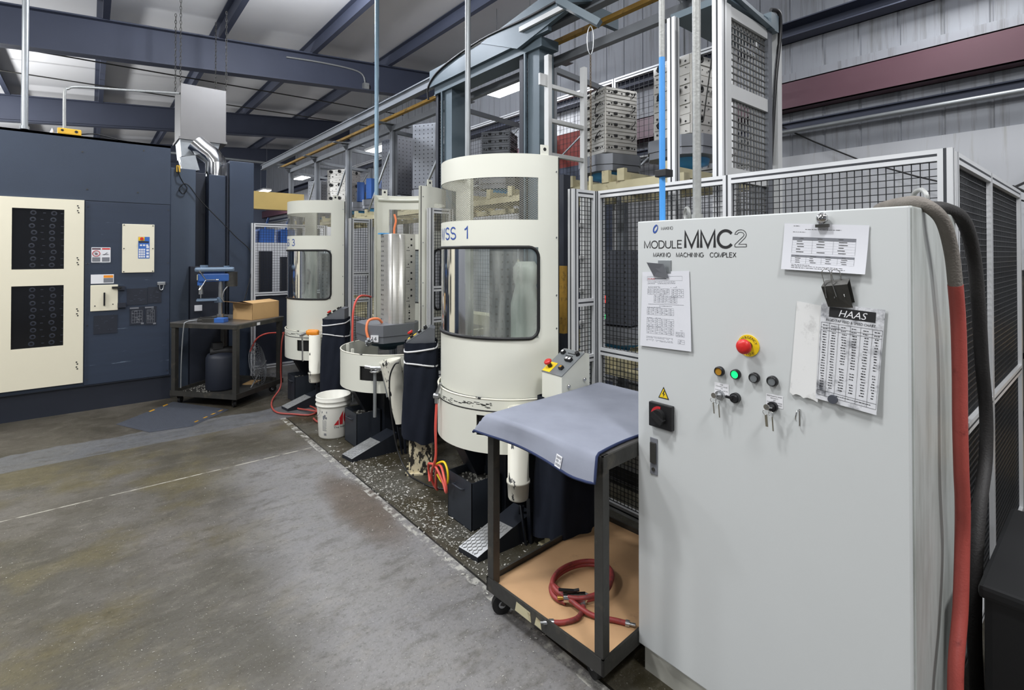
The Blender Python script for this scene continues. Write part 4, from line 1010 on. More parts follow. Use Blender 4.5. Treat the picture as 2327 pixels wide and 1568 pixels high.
for nm, lb, pts, m, r in (('air_line', 'orange air line curling out of the pallet under the fixture column', [(2.03, 4.28, 1.03), (1.98, 4.26, 1.07), (1.90, 4.27, 1.06), (1.87, 4.25, .98), (1.88, 4.22, .90)], 'orangehose', .012),
                          ('air_line', 'short orange air line standing on top of the fixture column', [(2.12, 4.22, 1.80), (2.12, 4.22, 1.88), (2.13, 4.21, 1.95), (2.12, 4.22, 2.01)], 'orangehose', .010)):
    b = B(); b.tube(pts, r, 8, smooth=5); o = b.obj(nm, m); tag(o, lb, 'hose')
b = B()
for i in range(14): b.cyl((1.87+random.uniform(-.03, .03), 4.20+random.uniform(-.03, .03), .83+random.uniform(0, .08)), (1.87+random.uniform(-.03, .03), 4.20+random.uniform(-.03, .03), .85+random.uniform(0, .08)), .012, 8)
o = b.obj('coupling_manifold', 'steel'); tag(o, 'cluster of steel quick couplings at the end of the curled orange air line', 'coupling')
# inside the two closed stations
t = thing('fixture_column', 'grey fixture column behind the window of the drum marked WSS 1', 'fixture', (SX-.0, SY[0]+.08, .86), R(-30))
pallet_base(t, 0, .16, .42); b = B(); tombstone(b, .17, .17, .16, .86, 14, 4, .008); b.obj('column', ['tomb_g', 'hole'], t)
b = B(); b.lathe([(.10, 0), (.10, .3), (.07, .42), (.085, .46), (.085, .54), (.06, .58), (0, .58)], (.13, -.15, .16), 24); b.obj('casting', 'cream', t)
t = thing('fixture_column', 'grey fixture column behind the window of the drum marked WSS 3', 'fixture', (SX, SY[2], .86), R(-25))
pallet_base(t, 0, .16, .42); b = B(); tombstone(b, .2, .2, .16, .8, 14, 4, .008); b.obj('column', ['tomb_g', 'hole'], t)
# ------------------------------------------------------------------ aluminium mesh fencing
def aluprof(b, p, q, w=.045, mi=0, up=(0, 0, 1)):
    """square slotted profile: a bar plus dark slots along it"""
    p, q = V(p), V(q); b.bar(p, q, w, w, mi, up)
    d = (q-p).normalized(); u = V(up)
    if abs(d.dot(u)) > .98: u = V((1, 0, 0)) if abs(d.x) < .9 else V((0, 1, 0))
    x = d.cross(u).normalized(); z = x.cross(d); s = w*.502
    for n_, t_ in ((x, z), (-x, z), (z, x), (-z, x)):
        a = [p+n_*s-t_*.005, q+n_*s-t_*.005, q+n_*s+t_*.005, p+n_*s+t_*.005]
        b.add(a, [(0, 1, 2, 3)], mi+1)
PM = ['alu', 'slot']
def fence(label, a, c, ztop, rails, posts, pitch=.028, wire=.0032, group='aluminium mesh fences round the cell', cells=None, postw=.045, zfoot=0, m='wire'):
    """straight run from a to c (plan); rails = heights; posts = fractions; mesh fills between successive rails"""
    a, c = V((a[0], a[1], 0)), V((c[0], c[1], 0)); u = (c-a).normalized(); L = (c-a).length
    t = thing('mesh_fence', label, 'fence', tuple((a+c)/2), 0, group)
    for f in posts:
        b = B(); p = a+u*(L*f); aluprof(b, p+V((0, 0, zfoot)), p+V((0, 0, ztop)), postw, 0, tuple(u)); b.obj('post', PM, t, world=True)
    for z in rails:
        for f0, f1 in zip(posts, posts[1:]):
            b = B(); aluprof(b, a+u*(L*f0+postw/2)+V((0, 0, z-.0225)), a+u*(L*f1-postw/2)+V((0, 0, z-.0225)), .045); b.obj('rail', PM, t, world=True)
    M = Mloc(a, u, (0, 0, 1))
    for f0, f1 in zip(posts, posts[1:]):
        for z0, z1 in (cells or list(zip(rails, rails[1:]))):
            z0, z1 = min(z0, z1), max(z0, z1)
            b = B(); b.grid(M, L*f0+postw/2, z0, L*f1-postw/2, z1-.045, pitch, pitch, wire); b.obj('wire_mesh', m, t, world=True)
    return t
FX = 2.5
fence('long pale mesh fence panels directly behind the grey cabinet', (FX, .425), (FX, 2.13), 2.05, (2.05, 1.06, .12), (0, .5, 1))
fence('short pale fence return between the long fence and the drum marked WSS 1', (2.285, 2.16), (FX-.03, 2.16), 2.05, (2.05, 1.37, 1.02, .62), (0, 1))
fence('short fence return between the drum marked WSS 1 and the open drum', (2.27, 3.84), (FX-.03, 3.84), 2.05, (2.05, 1.37, 1.10, .62, .2), (0, 1))
fence('short fence return between the open drum and the drum marked WSS 3', (2.25, 5.53), (FX-.03, 5.53), 2.05, (2.05, 1.45, 1.15, .62, .2), (0, 1))
fence('side fence running away from the cabinet toward the right wall', (FX+.045, .42), (4.42, .42), 2.04, (2.04, .97, .1), (0, .42, 1), wire=.0034)
fence('mesh fence behind the drill press table, left of the drum marked WSS 3', (1.62, 7.2), (2.55, 7.2), 2.05, (2.05, 1.15, .2), (0, 1), cells=[(1.15, 2.05)], pitch=.034)
b = B(); b.box((1.66, 7.195, .2), (2.53, 7.215, 1.10)); o = b.obj('infill_panel', 'navy_dark'); tag(o, 'dark infill panel under the mesh fence behind the drill press table', 'panel')
# back fence on the far side of the rack
fence('tall dark mesh fence at the back of the pallet rack', (4.42, 2.02), (4.42, 11.0), 3.57, (3.57, 2.45, .3), (0, .17, .34, .51, .68, .85, 1), pitch=.06, wire=.003, cells=[(2.45, 3.57), (.3, 2.45)])
# mesh tower behind the cabinet
tw = thing('mesh_tower', 'tall aluminium tower with woven wire panels rising behind the fence', 'tower', (2.9, 1.37, 0))
for x, y, w, m in ((2.585, 1.37, .055, PM), (2.64, 1.37, .05, 'alu_flat'), (3.14, 1.37, .05, 'tomb_g'), (3.26, 1.37, .06, 'alu_flat'), (2.6, 1.66, .05, PM), (3.26, 1.64, .05, PM)):
    b = B()
    if m is PM: aluprof(b, (x, y, 0), (x, y, 3.02), w)
    else: b.box((x-w/2, y-w/2, 0), (x+w/2, y+w/2, 3.0 if x < 3.2 else 3.07))
    b.obj('post', m, tw, world=True)
for z0, z1 in ((2.94, 3.0), (2.50, 2.575), (2.05, 2.12), (1.4, 1.46), (.3, .36)):
    b = B(); b.box((2.665, 1.35, z0), (3.115, 1.39, z1)); b.obj('rail', 'alu_flat', tw, world=True)
for z0, z1 in ((2.575, 2.94), (2.12, 2.50), (1.46, 2.05), (.36, 1.4)):
    b = B(); b.grid(Mloc((0, 1.372, 0), (1, 0, 0), (0, 0, 1)), 2.665, z0, 3.115, z1, 0.038, .038, .0065); b.obj('wire_mesh', 'wire_lt', tw, world=True)
b = B(); b.box((2.62, 1.34, 3.02), (3.3, 1.69, 3.06)); b.bar((2.66, 1.33, 3.05), (3.14, 1.33, 3.0), .03, .02); b.box((3.1, 1.32, 2.99), (3.2, 1.42, 3.09)); b.obj('top_plate', 'crane', tw, world=True)
b = B(); b.tube([(3.14, 1.34, 3.12), (3.21, 1.32, 3.11), (3.24, 1.33, 2.98), (3.22, 1.35, 2.7), (3.22, 1.38, 2.2)], .012, 8, smooth=5); b.obj('cable', 'black', tw, world=True)
b = B(); b.tube([(2.68, 1.45, 2.86), (3.0, 1.7, 2.5)], .004, 6); b.tube([(3.1, 1.42, 2.38), (2.8, 1.6, 2.05)], .004, 6); b.obj('brace_wire', 'wire_lt', tw, world=True)
# ------------------------------------------------------------------ overhead rails, crane, ladder, rack
def rail(name, label, x, y0, y1, z, prof, m, cat='rail'):
    b = B()
    for (dx, dz, w, h) in prof: b.box((x+dx-w/2, y0, z+dz-h/2), (x+dx+w/2, y1, z+dz+h/2))
    o = b.obj(name, m); return tag(o, label, cat)
rail('guide_rail', 'long pale overhead guide rail running down the row of stations', 2.98, 1.4, 12.4, 3.60, ((0, 0, .03, .09), (0, -.05, .08, .016), (0, .05, .08, .014)), 'alu_rack')
rail('power_rail', 'dirty yellow power rail slung under the overhead guide rail', 3.16, 1.4, 11.6, 3.52, ((0, 0, .05, .035),), 'yellow_dirty')
rail('rack_rail', 'grey square rail on top of the rack posts', 3.25, 1.45, 11.3, 3.40, ((0, 0, .06, .07),), 'alu_rack')
rail('floor_rail', 'dark steel floor rail inside the cell', 2.98, 1.4, 12.4, .06, ((0, 0, .06, .1), (0, -.05, .14, .02)), 'steel_dark')
cr = thing('stacker_crane', 'blue-grey twin-mast stacker crane inside the cell', 'crane', (3.0, 3.9, 0))
for y0, y1, nm in ((4.52, 4.76, 'rear'), (3.16, 3.34, 'front')):
    b = B(); b.box((2.93, y0, .12), (3.10, y0+.15, 3.40)); b.box((2.90, y0+.15, .12), (2.92, y0+.17, 3.40)); b.obj('mast', 'crane', cr, world=True)
    b = B(); b.bar((2.96, y1+.05, .2), (2.96, y1+.05, 3.4), .05, .07); b.obj('mast_guide', 'navy_dark', cr, world=True)
    b = B()
    for k in range(95):
        z = .3+.032*k; b.box((2.955-.010, y1-.005, z), (2.955+.010, y1+.02, z+.022)); b.box((2.955-.018, y1-.001, z+.01), (2.955+.018, y1+.004, z+.018))
    b.obj('lift_chain', 'steel_dark', cr, world=True)
b = B(); b.box((2.9, 3.1, 3.40), (3.1, 4.82, 3.48)); b.box((2.86, 2.98, 3.48), (2.9, 4.86, 3.66)); b.add([(2.85, 3.36, 3.44), (2.85, 2.55, 3.60), (2.85, 2.55, 3.74), (2.85, 2.95, 3.78), (2.85, 3.9, 3.66), (2.89, 3.36, 3.44), (2.89, 2.55, 3.60), (2.89, 2.55, 3.74), (2.89, 2.95, 3.78), (2.89, 3.9, 3.66)], [(0, 1, 2, 3, 4), (9, 8, 7, 6, 5), (0, 5, 6, 1), (1, 6, 7, 2), (2, 7, 8, 3), (3, 8, 9, 4), (4, 9, 5, 0)])
b.obj('head_beam', 'crane', cr, world=True)
b = B(); b.box((2.82, 2.62, 3.56), (2.846, 3.3, 3.60)); b.box((2.82, 2.45, 3.6), (2.846, 2.62, 3.72)); b.obj('cover_strip', 'alu_flat', cr, world=True)
b = B(); b.tube([(2.87, 4.9, 3.36), (2.86, 4.88, 3.5), (2.85, 4.6, 3.62), (2.85, 3.9, 3.69), (2.845, 3.2, 3.66), (2.845, 2.7, 3.68), (2.845, 2.45, 3.78)], .012, 8, smooth=5); b.obj('cable', 'black', cr, world=True)
b = B(); b.box((2.85, 3.05, .12), (3.15, 4.85, .32)); b.obj('base_beam', 'crane', cr, world=True)
b = B(); b.box((2.95, 3.42, .95), (3.12, 4.48, 1.05)); b.box((2.95, 3.42, 1.05), (3.0, 3.5, 1.6)); b.obj('lift_carriage', 'oldcream', cr, world=True)
b = B(); b.bar((2.9, 2.75, 3.62), (3.45, 2.75, 3.62), .04, .12); b.bar((2.62, 2.62, 3.50), (2.76, 2.35, 3.28), .06, .05); b.bar((2.62, 2.62, 3.50), (2.95, 2.62, 3.62), .06, .05); b.obj('outrigger', 'crane', cr, world=True)
ld = thing('ladder', 'aluminium ladder standing inside the cell behind the drum marked WSS 1', 'ladder', (2.95, 2.87, 0))
for x in (2.755, 3.165):
    b = B(); b.box((x-.02, 2.845, 0), (x+.02, 2.895, 3.21), 0, .004); b.obj('stile', 'alu_flat', ld, world=True)
for k in range(11):
    z = .27+.27*k; b = B(); b.box((2.775, 2.852, z-.016), (3.145, 2.888, z+.016), 0, .003); b.obj('rung', 'alu_flat', ld, world=True)
b = B(); b.box((2.66, 2.86, 2.96), (2.735, 2.88, 3.05)); b.obj('bracket', 'alu_flat', ld, world=True)
b = B(); b.box((2.60, 2.55, 0), (2.67, 2.61, 2.22)); o = b.obj('door_post', 'navy_dark'); tag(o, 'dark blue post standing behind the right edge of the drum marked WSS 1', 'post')
b = B(); b.box((2.42, 2.375, 1.12), (2.455, 2.43, 1.57)); o = b.obj('marker_strip', 'yellow_dirty'); tag(o, 'dirty yellow vertical strip beside the right edge of the drum marked WSS 1', 'strip')
b = B(); b.box((2.42, 2.37, 0), (2.46, 2.43, 1.12)); o = b.obj('strip_stand', 'navy_dark'); tag(o, 'dark stand below the dirty yellow strip', 'stand')
# rack: posts, beams, brackets
rk = thing('pallet_rack', 'long pallet rack with aluminium posts and yellowed cream arms', 'rack', (3.6, 6, 0))
PY = [1.95, 3.35, 4.95, 6.5, 8.1, 9.6, 11.2]
for y in PY:
    for x in (3.25, 4.3):
        if (x, y) == (3.25, 1.95): continue
        b = B(); aluprof(b, (x, y, 0), (x, y, 3.36), .08); b.obj('post', ['alu_rack', 'slot'], rk, world=True)
    b = B(); b.box((3.0, y-.05, 3.45), (3.5, y+.05, 3.462)); b.add([(3.12, y, 3.45), (3.4, y, 3.45), (3.29, y, 3.33), (3.22, y, 3.33), (3.12, y+.012, 3.45), (3.4, y+.012, 3.45), (3.29, y+.012, 3.33), (3.22, y+.012, 3.33)], [(0, 1, 2, 3), (7, 6, 5, 4), (0, 4, 5, 1), (1, 5, 6, 2), (2, 6, 7, 3), (3, 7, 4, 0)]); b.obj('gusset_plate', 'alu_rack', rk, world=True)
    b = B(); b.bar((3.25, y, 3.36), (4.3, y, 3.3), .04, .05); b.obj('cross_beam', 'alu_rack', rk, world=True)
for y0, y1 in zip(PY, PY[1:]):
    b = B(); b.bar((3.28, y0, 3.3), (3.28, y0+.9, 2.3), .02, .03)
    if y0 > 4.5: b.obj('diagonal_brace', 'galv', rk, world=True)
    b = B(); b.bar((4.3, y0, 3.35), (4.3, y1, 2.4), .015, .015); b.obj('diagonal_brace', 'galv', rk, world=True)
    for z in (2.24, .72):
        for xx in (3.28, 4.2):
            b = B(); b.box((xx, y0+.06, z-.06), (xx+.08, y1-.06, z)); b.obj('shelf_beam', 'oldcream', rk, world=True)
        for yy in (y0+.22, y0+.62, y1-.62, y1-.22):
            b = B(); b.box((3.3, yy-.03, z), (4.3, yy+.03, z+.07)); b.box((3.27, yy-.035, z-.0), (3.31, yy+.035, z+.10)); b.obj('pallet_arm', 'oldcream', rk, world=True)
# fixtures parked on the rack
def parked(label, y, z, w, h, style, m, rz, x=3.72, base_m=.44, extra=None):
    t = thing('fixture_column', label, 'fixture', (x, y, z), R(rz), 'fixtures parked on the rack')
    pallet_base(t, 0, .15, base_m)
    b = B()
    if style == 'plates': tombstone(b, w, w, .165, .165+h, 8, 4, .010, 'plates')
    elif style == 'ribs': tombstone(b, w, w, .165, .165+h, 6, 4, .009, 'ribs')
    else: tombstone(b, w, w, .165, .165+h, max(5, int(h/.055)), 5, .009)
    b.obj('column', [m, 'hole'], t)
    if extra: extra(t, w, h)
    return t
def hooks(t, w, h):
    b = B()
    for k in range(4):
        z = .165+h*(.2+.22*k)
        b.tube([(-w/2-.014, w*.0-.04, z), (-w/2-.03, -.07, z+.03), (-w/2-.02, -.09, z+.07), (-w/2-.012, -.12, z+.09)], .004, 6, smooth=3)
        b.tube([(w*.3, -w/2-.014, z), (w*.36, -w/2-.03, z+.03), (w*.4, -w/2-.02, z+.06)], .004, 6, smooth=3)
    b.obj('hydraulic_line', 'hole', t)
parked('ribbed aluminium fixture on the upper rack, left of the blue pipe', 3.10, 2.40, .36, .60, 'ribs', 'tomb', -14, 3.78, .5, hooks)
parked('plated aluminium fixture on the upper rack behind the blue pipe', 2.28, 2.42, .38, .62, 'plates', 'tomb', -8, 3.78, .56)
parked('dark grey round-topped fixture on the lower rack behind the fence mesh', 2.95, .86, .42, .66, 'holes', 'tomb_d', 10, 3.75, .5)
parked('small louvred fixture on the upper rack, seen above the drum marked WSS 1', 4.7, 2.40, .34, .50, 'ribs', 'tomb_g', 35)
parked('tall grey drilled fixture on the upper rack just left of the twin masts', 6.3, 2.40, .36, .90, 'holes', 'tomb_g', 30)
parked('pale drilled fixture block on the upper rack above the drum marked WSS 3', 9.45, 2.40, .42, .66, 'plates', 'tomb', 30, 3.7)
parked('dark drilled fixture column on the upper rack between the blue fixtures and the tall grey one', 7.25, 2.40, .38, .86, 'holes', 'tomb_d', 10)
parked('grey fixture column on the upper rack, at the far end', 10.75, 2.4, .36, .6, 'holes', 'tomb_g', 25)
parked('grey lower-rack fixture glimpsed between the open drum and its fence', 5.8, .86, .38, .6, 'holes', 'tomb_d', 20)
parked('grey lower-rack fixture glimpsed beside the drum marked WSS 3', 7.35, .86, .38, .55, 'plates', 'tomb_g', 20)
parked('dull lower-rack fixture behind the window of the drum marked WSS 1', 4.15, .86, .38, .5, 'ribs', 'tomb_d', 20)
def bluefix(y, rz, label):
    t = thing('fixture_cluster', label, 'fixture', (3.7, y, 2.40), R(rz), 'blue fixtures parked on the rack'); pallet_base(t, 0, .15, .42)
    b = B()
    for sx in (-1, 1):
        b.box((sx*.14-.05, -.06, .16), (sx*.14+.05, .06, .5), 0, .008)
    b.obj('clamp_tower', 'blue_drill', t)
    b = B(); b.box((-.08, -.1, .16), (.08, .1, .34), 0, .006); b.cyl((-.02, -.04, .34), (-.02, -.04, .46), .012, 8); b.cyl((.04, .04, .34), (.04, .04, .48), .012, 8); b.box((-.03, -.13, .2), (.05, -.1, .3)); b.obj('clamp_body', 'tomb_g', t)
bluefix(8.0, 20, 'blue clamping fixture on the upper rack behind the pale blue pipe'); bluefix(8.62, 60, 'blue clamping fixture on the upper rack left of the pale blue pipe')
# red crate glimpsed on the wall side
b = B(); b.box((4.7, 4.15, 2.76), (5.2, 4.8, 3.2)); o = b.obj('red_crate', 'red_dull'); tag(o, 'red panelled crate glimpsed through the rack beside the ladder', 'crate')
b = B(); b.box((4.68, 4.1, 0), (5.22, 4.85, 2.76)); o = b.obj('storage_cabinet', 'wall_dark'); tag(o, 'blue-grey cabinet below the red crate at the wall side of the rack', 'cabinet')
# signal lamp on the lower rack
t = thing('signal_light', 'small red and green signal light seen through the fence mesh', 'signal light', (2.75, 2.31, 0))
b = B(); b.cyl((2.75, 2.31, 0), (2.75, 2.31, 1.2), .010, 10); b.obj('stem', 'rubber', t, world=True)
b = B(); b.cyl((2.75, 2.31, 1.31), (2.75, 2.31, 1.36), .016, 14); b.obj('red_lens', 'led_red', t, world=True)
b = B(); b.cyl((2.75, 2.31, 1.20), (2.75, 2.31, 1.23), .013, 14); b.obj('green_lens', 'led_green', t, world=True)
b = B(); b.cyl((2.75, 2.31, 1.23), (2.75, 2.31, 1.31), .013, 14); b.obj('housing', 'rubber', t, world=True)
# hoist chain with a toggle
t = thing('hoist_chain', 'rusty hanging chain with a wire loop and pale toggle beside the ladder', 'chain', (2.72, 2.40, 2.1))
b = B()
for k in range(38):
    z = 2.2+.023*k; b.tube([(2.72+(.006 if k % 2 else 0)*math.cos(a), 2.40+(0 if k % 2 else .006)*math.cos(a), z+.015*math.sin(a)) for a in (0, 1.05, 2.1, 3.14, 4.2, 5.2)], .0022, 5, closed=True)
b.obj('links', 'rope', t, world=True)
b = B(); b.tube([(2.72, 2.40, 3.06), (2.706, 2.415, 3.12), (2.706, 2.415, 3.22), (2.72, 2.40, 3.27), (2.735, 2.388, 3.22), (2.735, 2.388, 3.12)], .004, 6, closed=True, smooth=3); b.obj('wire_loop', 'steel', t, world=True)
b = B(); b.box((2.708, 2.39, 2.08), (2.732, 2.41, 2.2), 0, .004); b.obj('toggle', 'oldcream', t, world=True)
# ------------------------------------------------------------------ vertical service pipes
def pipe(label, x, y, z0, z1, r, m, nm='service_pipe'):
    b = B(); b.cyl((x, y, z0), (x, y, z1), r, 14); b.cyl((x, y, z0), (x, y, z0+.03), r*1.35, 14); o = b.obj(nm, m); return tag(o, label, 'pipe')
t = thing('service_pipe', 'vertical pipe painted sky blue at its lower half, rising from the grey cabinet', 'pipe', (1.83, 1.222, 1.78))
b = B(); b.cyl((1.83, 1.222, 1.781), (1.83, 1.222, 2.47), .0125, 16); b.obj('blue_length', 'bluepipe', t, world=True)
b = B(); b.cyl((1.83, 1.222, 2.47), (1.83, 1.222, 5.3), .0125, 16); b.obj('zinc_length', 'conduit', t, world=True)
b = B(); b.box((1.81, 1.19, 1.97), (1.86, 1.245, 2.0), 0, .003); b.obj('clamp', 'black', t, world=True)
pipe('thick dull zinc conduit rising from the top of the grey cabinet', 1.89, 1.10, 1.781, 5.3, .0165, 'conduit', 'conduit')
pipe('slim bright conduit dropping behind the drum marked WSS 1', 2.32, 3.345, 0, 5.2, .022, 'galv', 'conduit')
pipe('slim pale blue pipe dropping behind the open drum', 2.32, 5.03, 0, 5.2, .022, 'paleblue')
pipe('vertical conduit dropping onto the dark blue machine at the left', -.512, 6.98, 2.893, 5.1, .027, 'galv', 'conduit')
t = thing('conduit', 'bent conduit reaching the yellow box on top of the dark blue machine', 'pipe', (-.2, 6.98, 2.9))
b = B(); b.tube([(-.215, 6.98, 2.95), (-.215, 6.98, 3.32), (-.19, 7.0, 3.37), (-.11, 7.06, 3.42), (.3, 7.45, 3.57), (.905, 8.05, 3.80)], .014, 8, smooth=4); b.obj('tube', 'conduit', t, world=True)
# hoses over the corner of the cabinet
t = thing('thick_hose', 'thick hose, dusty grey above and brick red below, hanging over the cabinet corner', 'hose', (2.0, .33, 0))
p1 = [(2.16, .56, 1.80), (1.98, .50, 1.80), (1.84, .415, 1.80), (1.815, .365, 1.795), (1.845, .325, 1.75), (1.91, .315, 1.66), (1.95, .313, 1.56)]
p2 = [(1.95, .313, 1.56), (1.985, .313, 1.45), (2.0, .313, 1.3), (2.0, .313, 1.15), (2.005, .312, 1.0), (2.02, .312, .9), (2.03, .315, .78), (1.98, .313, .6), (1.90, .312, .45), (1.86, .30, .25), (1.88, .26, .06), (1.92, .22, .022)]
b = B(); b.tube(p1, .0175, 14, smooth=6); b.obj('grey_length', 'greyhose', t, world=True)
b = B(); b.tube(p2, .0185, 14, smooth=6); b.obj('red_length', 'redhose', t, world=True)
b = B(); b.tube([(2.09, .42, 1.80), (2.18, .375, 1.80), (2.3, .345, 1.76), (2.44, .34, 1.63), (2.53, .34, 1.43), (2.62, .345, 1.23), (2.70, .345, 1.03), (2.68, .345, .85), (2.55, .345, .72), (2.46, .345, .55), (2.42, .345, .3), (2.44, .34, .018)], .021, 14, smooth=6)
o = b.obj('thick_hose', 'blackhose'); tag(o, 'thick black hose sagging in front of the side fence', 'hose')
t = thing('waste_bin', 'large matt black bin standing at the lower right beside the cabinet', 'bin', (2.42, .0, 0))
b = B(); b.box((2.07, -.3, 0), (2.76, .275, .64), 0, .02); b.obj('body', 'blackbin', t, world=True)
b = B(); b.box((2.055, -.315, .62), (2.775, .285, .66), 0, .012); b.obj('rim_lid', 'blackbin', t, world=True)
# ------------------------------------------------------------------ hoses and clutter at the stations
def hose(label, pts, r, m, n=8, sm=6, nm='air_hose'):
    b = B(); b.tube(pts, r, n, smooth=sm); o = b.obj(nm, m); return tag(o, label, 'hose')
hose('red air hose from the drum marked WSS 3 looping over the floor to the bucket', [(1.74, 6.25, .74), (1.72, 6.27, .6), (1.73, 6.33, .3), (1.72, 6.30, .1), (1.58, 6.1, .016), (1.50, 5.8, .012), (1.50, 5.58, .012), (1.60, 5.44, .012), (1.72, 5.30, .012), (1.82, 5.36, .012), (1.84, 5.52, .014), (1.79, 5.66, .016), (1.70, 5.60, .014), (1.76, 5.4, .028), (1.84, 5.2, .028), (1.80, 5.0, .012), (1.72, 5.02, .012), (1.72, 5.16, .012)], .009, 'redhose')
hose('coral air line looping up between the drums marked WSS 3 and the open one', [(2.05, 5.0, .72), (2.06, 5.02, .9), (2.09, 5.06, 1.1), (2.17, 5.12, 1.2), (2.28, 5.2, 1.2), (2.36, 5.25, 1.18)], .011, 'pinkhose')
hose('coral air line arching behind the drill press table', [(1.55, 7.0, .42), (1.62, 6.98, .58), (1.75, 6.95, .64), (1.95, 6.8, .64)], .011, 'pinkhose')
t = thing('air_hose', 'red air hose tied in a loop below the rim of the drum marked WSS 1', 'hose', (1.70, 2.80, .1))
b = B(); b.tube([(1.703, 2.80, .70), (1.695, 2.80, .55), (1.705, 2.81, .38), (1.71, 2.84, .30), (1.74, 2.92, .22), (1.78, 2.98, .12), (1.80, 2.95, .07), (1.76, 2.90, .13), (1.73, 2.84, .28), (1.72, 2.77, .30), (1.70, 2.70, .25), (1.70, 2.68, .20), (1.71, 2.70, .17), (1.72, 2.76, .22), (1.72, 2.84, .28), (1.73, 2.92, .27), (1.75, 2.98, .24), (1.765, 3.0, .18), (1.755, 2.97, .13)], .0085, 8, smooth=6); b.obj('hose', 'pinkhose', t, world=True)
b = B(); b.tube([(1.72, 2.83, .30), (1.72, 2.74, .34), (1.71, 2.68, .30), (1.72, 2.70, .22), (1.73, 2.78, .2), (1.74, 2.85, .22)], .007, 7, smooth=5); b.obj('yellow_line', 'yellow_sign', t, world=True)
b = B(); b.cyl((1.703, 2.80, .70), (1.703, 2.80, .76), .013, 12); b.cyl((1.703, 2.80, .76), (1.715, 2.77, .83), .009, 10); b.cyl((1.695, 2.815, .745), (1.712, 2.785, .745), .018, 12); b.obj('valve', 'steel', t, world=True)
hose('thin black cable running down the post and over the chip-strewn floor', [(1.86, 3.62, .80), (1.83, 3.64, .78), (1.80, 3.66, .66), (1.80, 3.62, .4), (1.82, 3.56, .15), (1.83, 3.42, .02), (1.84, 3.25, .008), (1.87, 3.1, .008), (1.95, 3.0, .008), (2.05, 2.98, .008)], .006, 'black', nm='cable')
# white bucket
t = thing('bucket', 'white plastic bucket with red triangle lettering on the floor by the open drum', 'bucket', (1.72, 4.62, 0), R(0))
b = B(); rb, rt_, h = .128, .148, .37
b.lathe([(0, .008), (rb-.01, .008), (rb-.003, .012), (rt_-.004, h-.002), (rt_+.004, h), (rt_+.006, h-.006), (rt_+.003, h-.03), (rt_+.009, h-.034), (rt_+.009, h-.04), (rt_+.001, h-.046), (rt_+.001, h-.07), (rt_+.008, h-.074), (rt_+.008, h-.08), (rt_-.002, h-.086), (rt_-.004, h-.1), (rb, .012), (rb-.006, 0), (0, 0)], n=44); b.obj('body', 'plastic_white', t)
b = B(); M = lambda a, z, r=0: V(((rb+(rt_-rb)*z/h+.0012+r)*math.sin(a), (rb+(rt_-rb)*z/h+.0012+r)*math.cos(a), z))
ang0 = R(-160)
fnb = lambda p: M(ang0-p.x/.14, p.y, .0022)
poly = lambda pts, mi=0: b.add([fnb(V((x, y, 0))) for x, y in pts], [tuple(range(len(pts)))], mi)
poly([(0, .125), (.045, .125), (.042, .175)]); poly([(.052, .125), (.082, .125), (.082, .245), (.048, .185)]); 
ar2 = [(.125+.037*math.cos(R(a)), .185+.058*math.sin(R(a))) for a in range(50, 311, 20)]; ari = [(.128+.018*math.cos(R(a)), .185+.032*math.sin(R(a))) for a in range(310, 49, -20)]
k = ar2+ari; vs = [fnb(V((x, y, 0))) for x, y in k]; nn = len(ar2); b.add(vs, [(i, i+1, len(k)-2-i, len(k)-1-i) for i in range(nn-1)])
for y0 in (.127, .175, .223): poly([(.172, y0), (.215, y0), (.215, y0+.02), (.172, y0+.02)])
poly([(.172, .127), (.188, .127), (.188, .243), (.172, .243)])
b.text(None, 'The helpful place', .0, .098, .018, .2, fn=lambda p: fnb(p), mi=1)
b.obj('lettering', ['ink_red', 'ink'], t)
b = B(); ang0 = R(-166+32)
fnb = lambda p: M(R(-130)-p.x/.14, p.y, .0008)
poly([(-.035, .235), (.015, .235), (.015, .252), (-.035, .252)])
for a_, c_, r_ in ((-.015, .2, .012), (-.005, .212, .009), (-.018, .186, .008), (.006, .192, .009)): poly([(a_+r_*math.cos(2*math.pi*i/9), c_+r_*1.2*math.sin(2*math.pi*i/9)) for i in range(9)])
for i in range(9):
    y = .165-.011*i; poly([(-.033, y), (.012-random.random()*.01, y), (.012-random.random()*.01, y+.004), (-.033, y+.004)])
poly([(-.02, .035), (-.012, .035), (-.012, .055), (-.02, .055)]); poly([(-.008, .035), (.004, .035), (.004, .055), (-.008, .055)])
b.obj('warning_print', 'ink_grey', t)
b = B(); b.tube([M(R(-98), h-.075, .008), M(R(-112), .25, .012), M(R(-95), .2, .014), M(R(-60), .18, .014), M(R(-20), .2, .012), M(R(60), .26, .012), M(R(82), h-.075, .008)], .0018, 6, smooth=5); b.obj('wire_handle', 'steel', t)
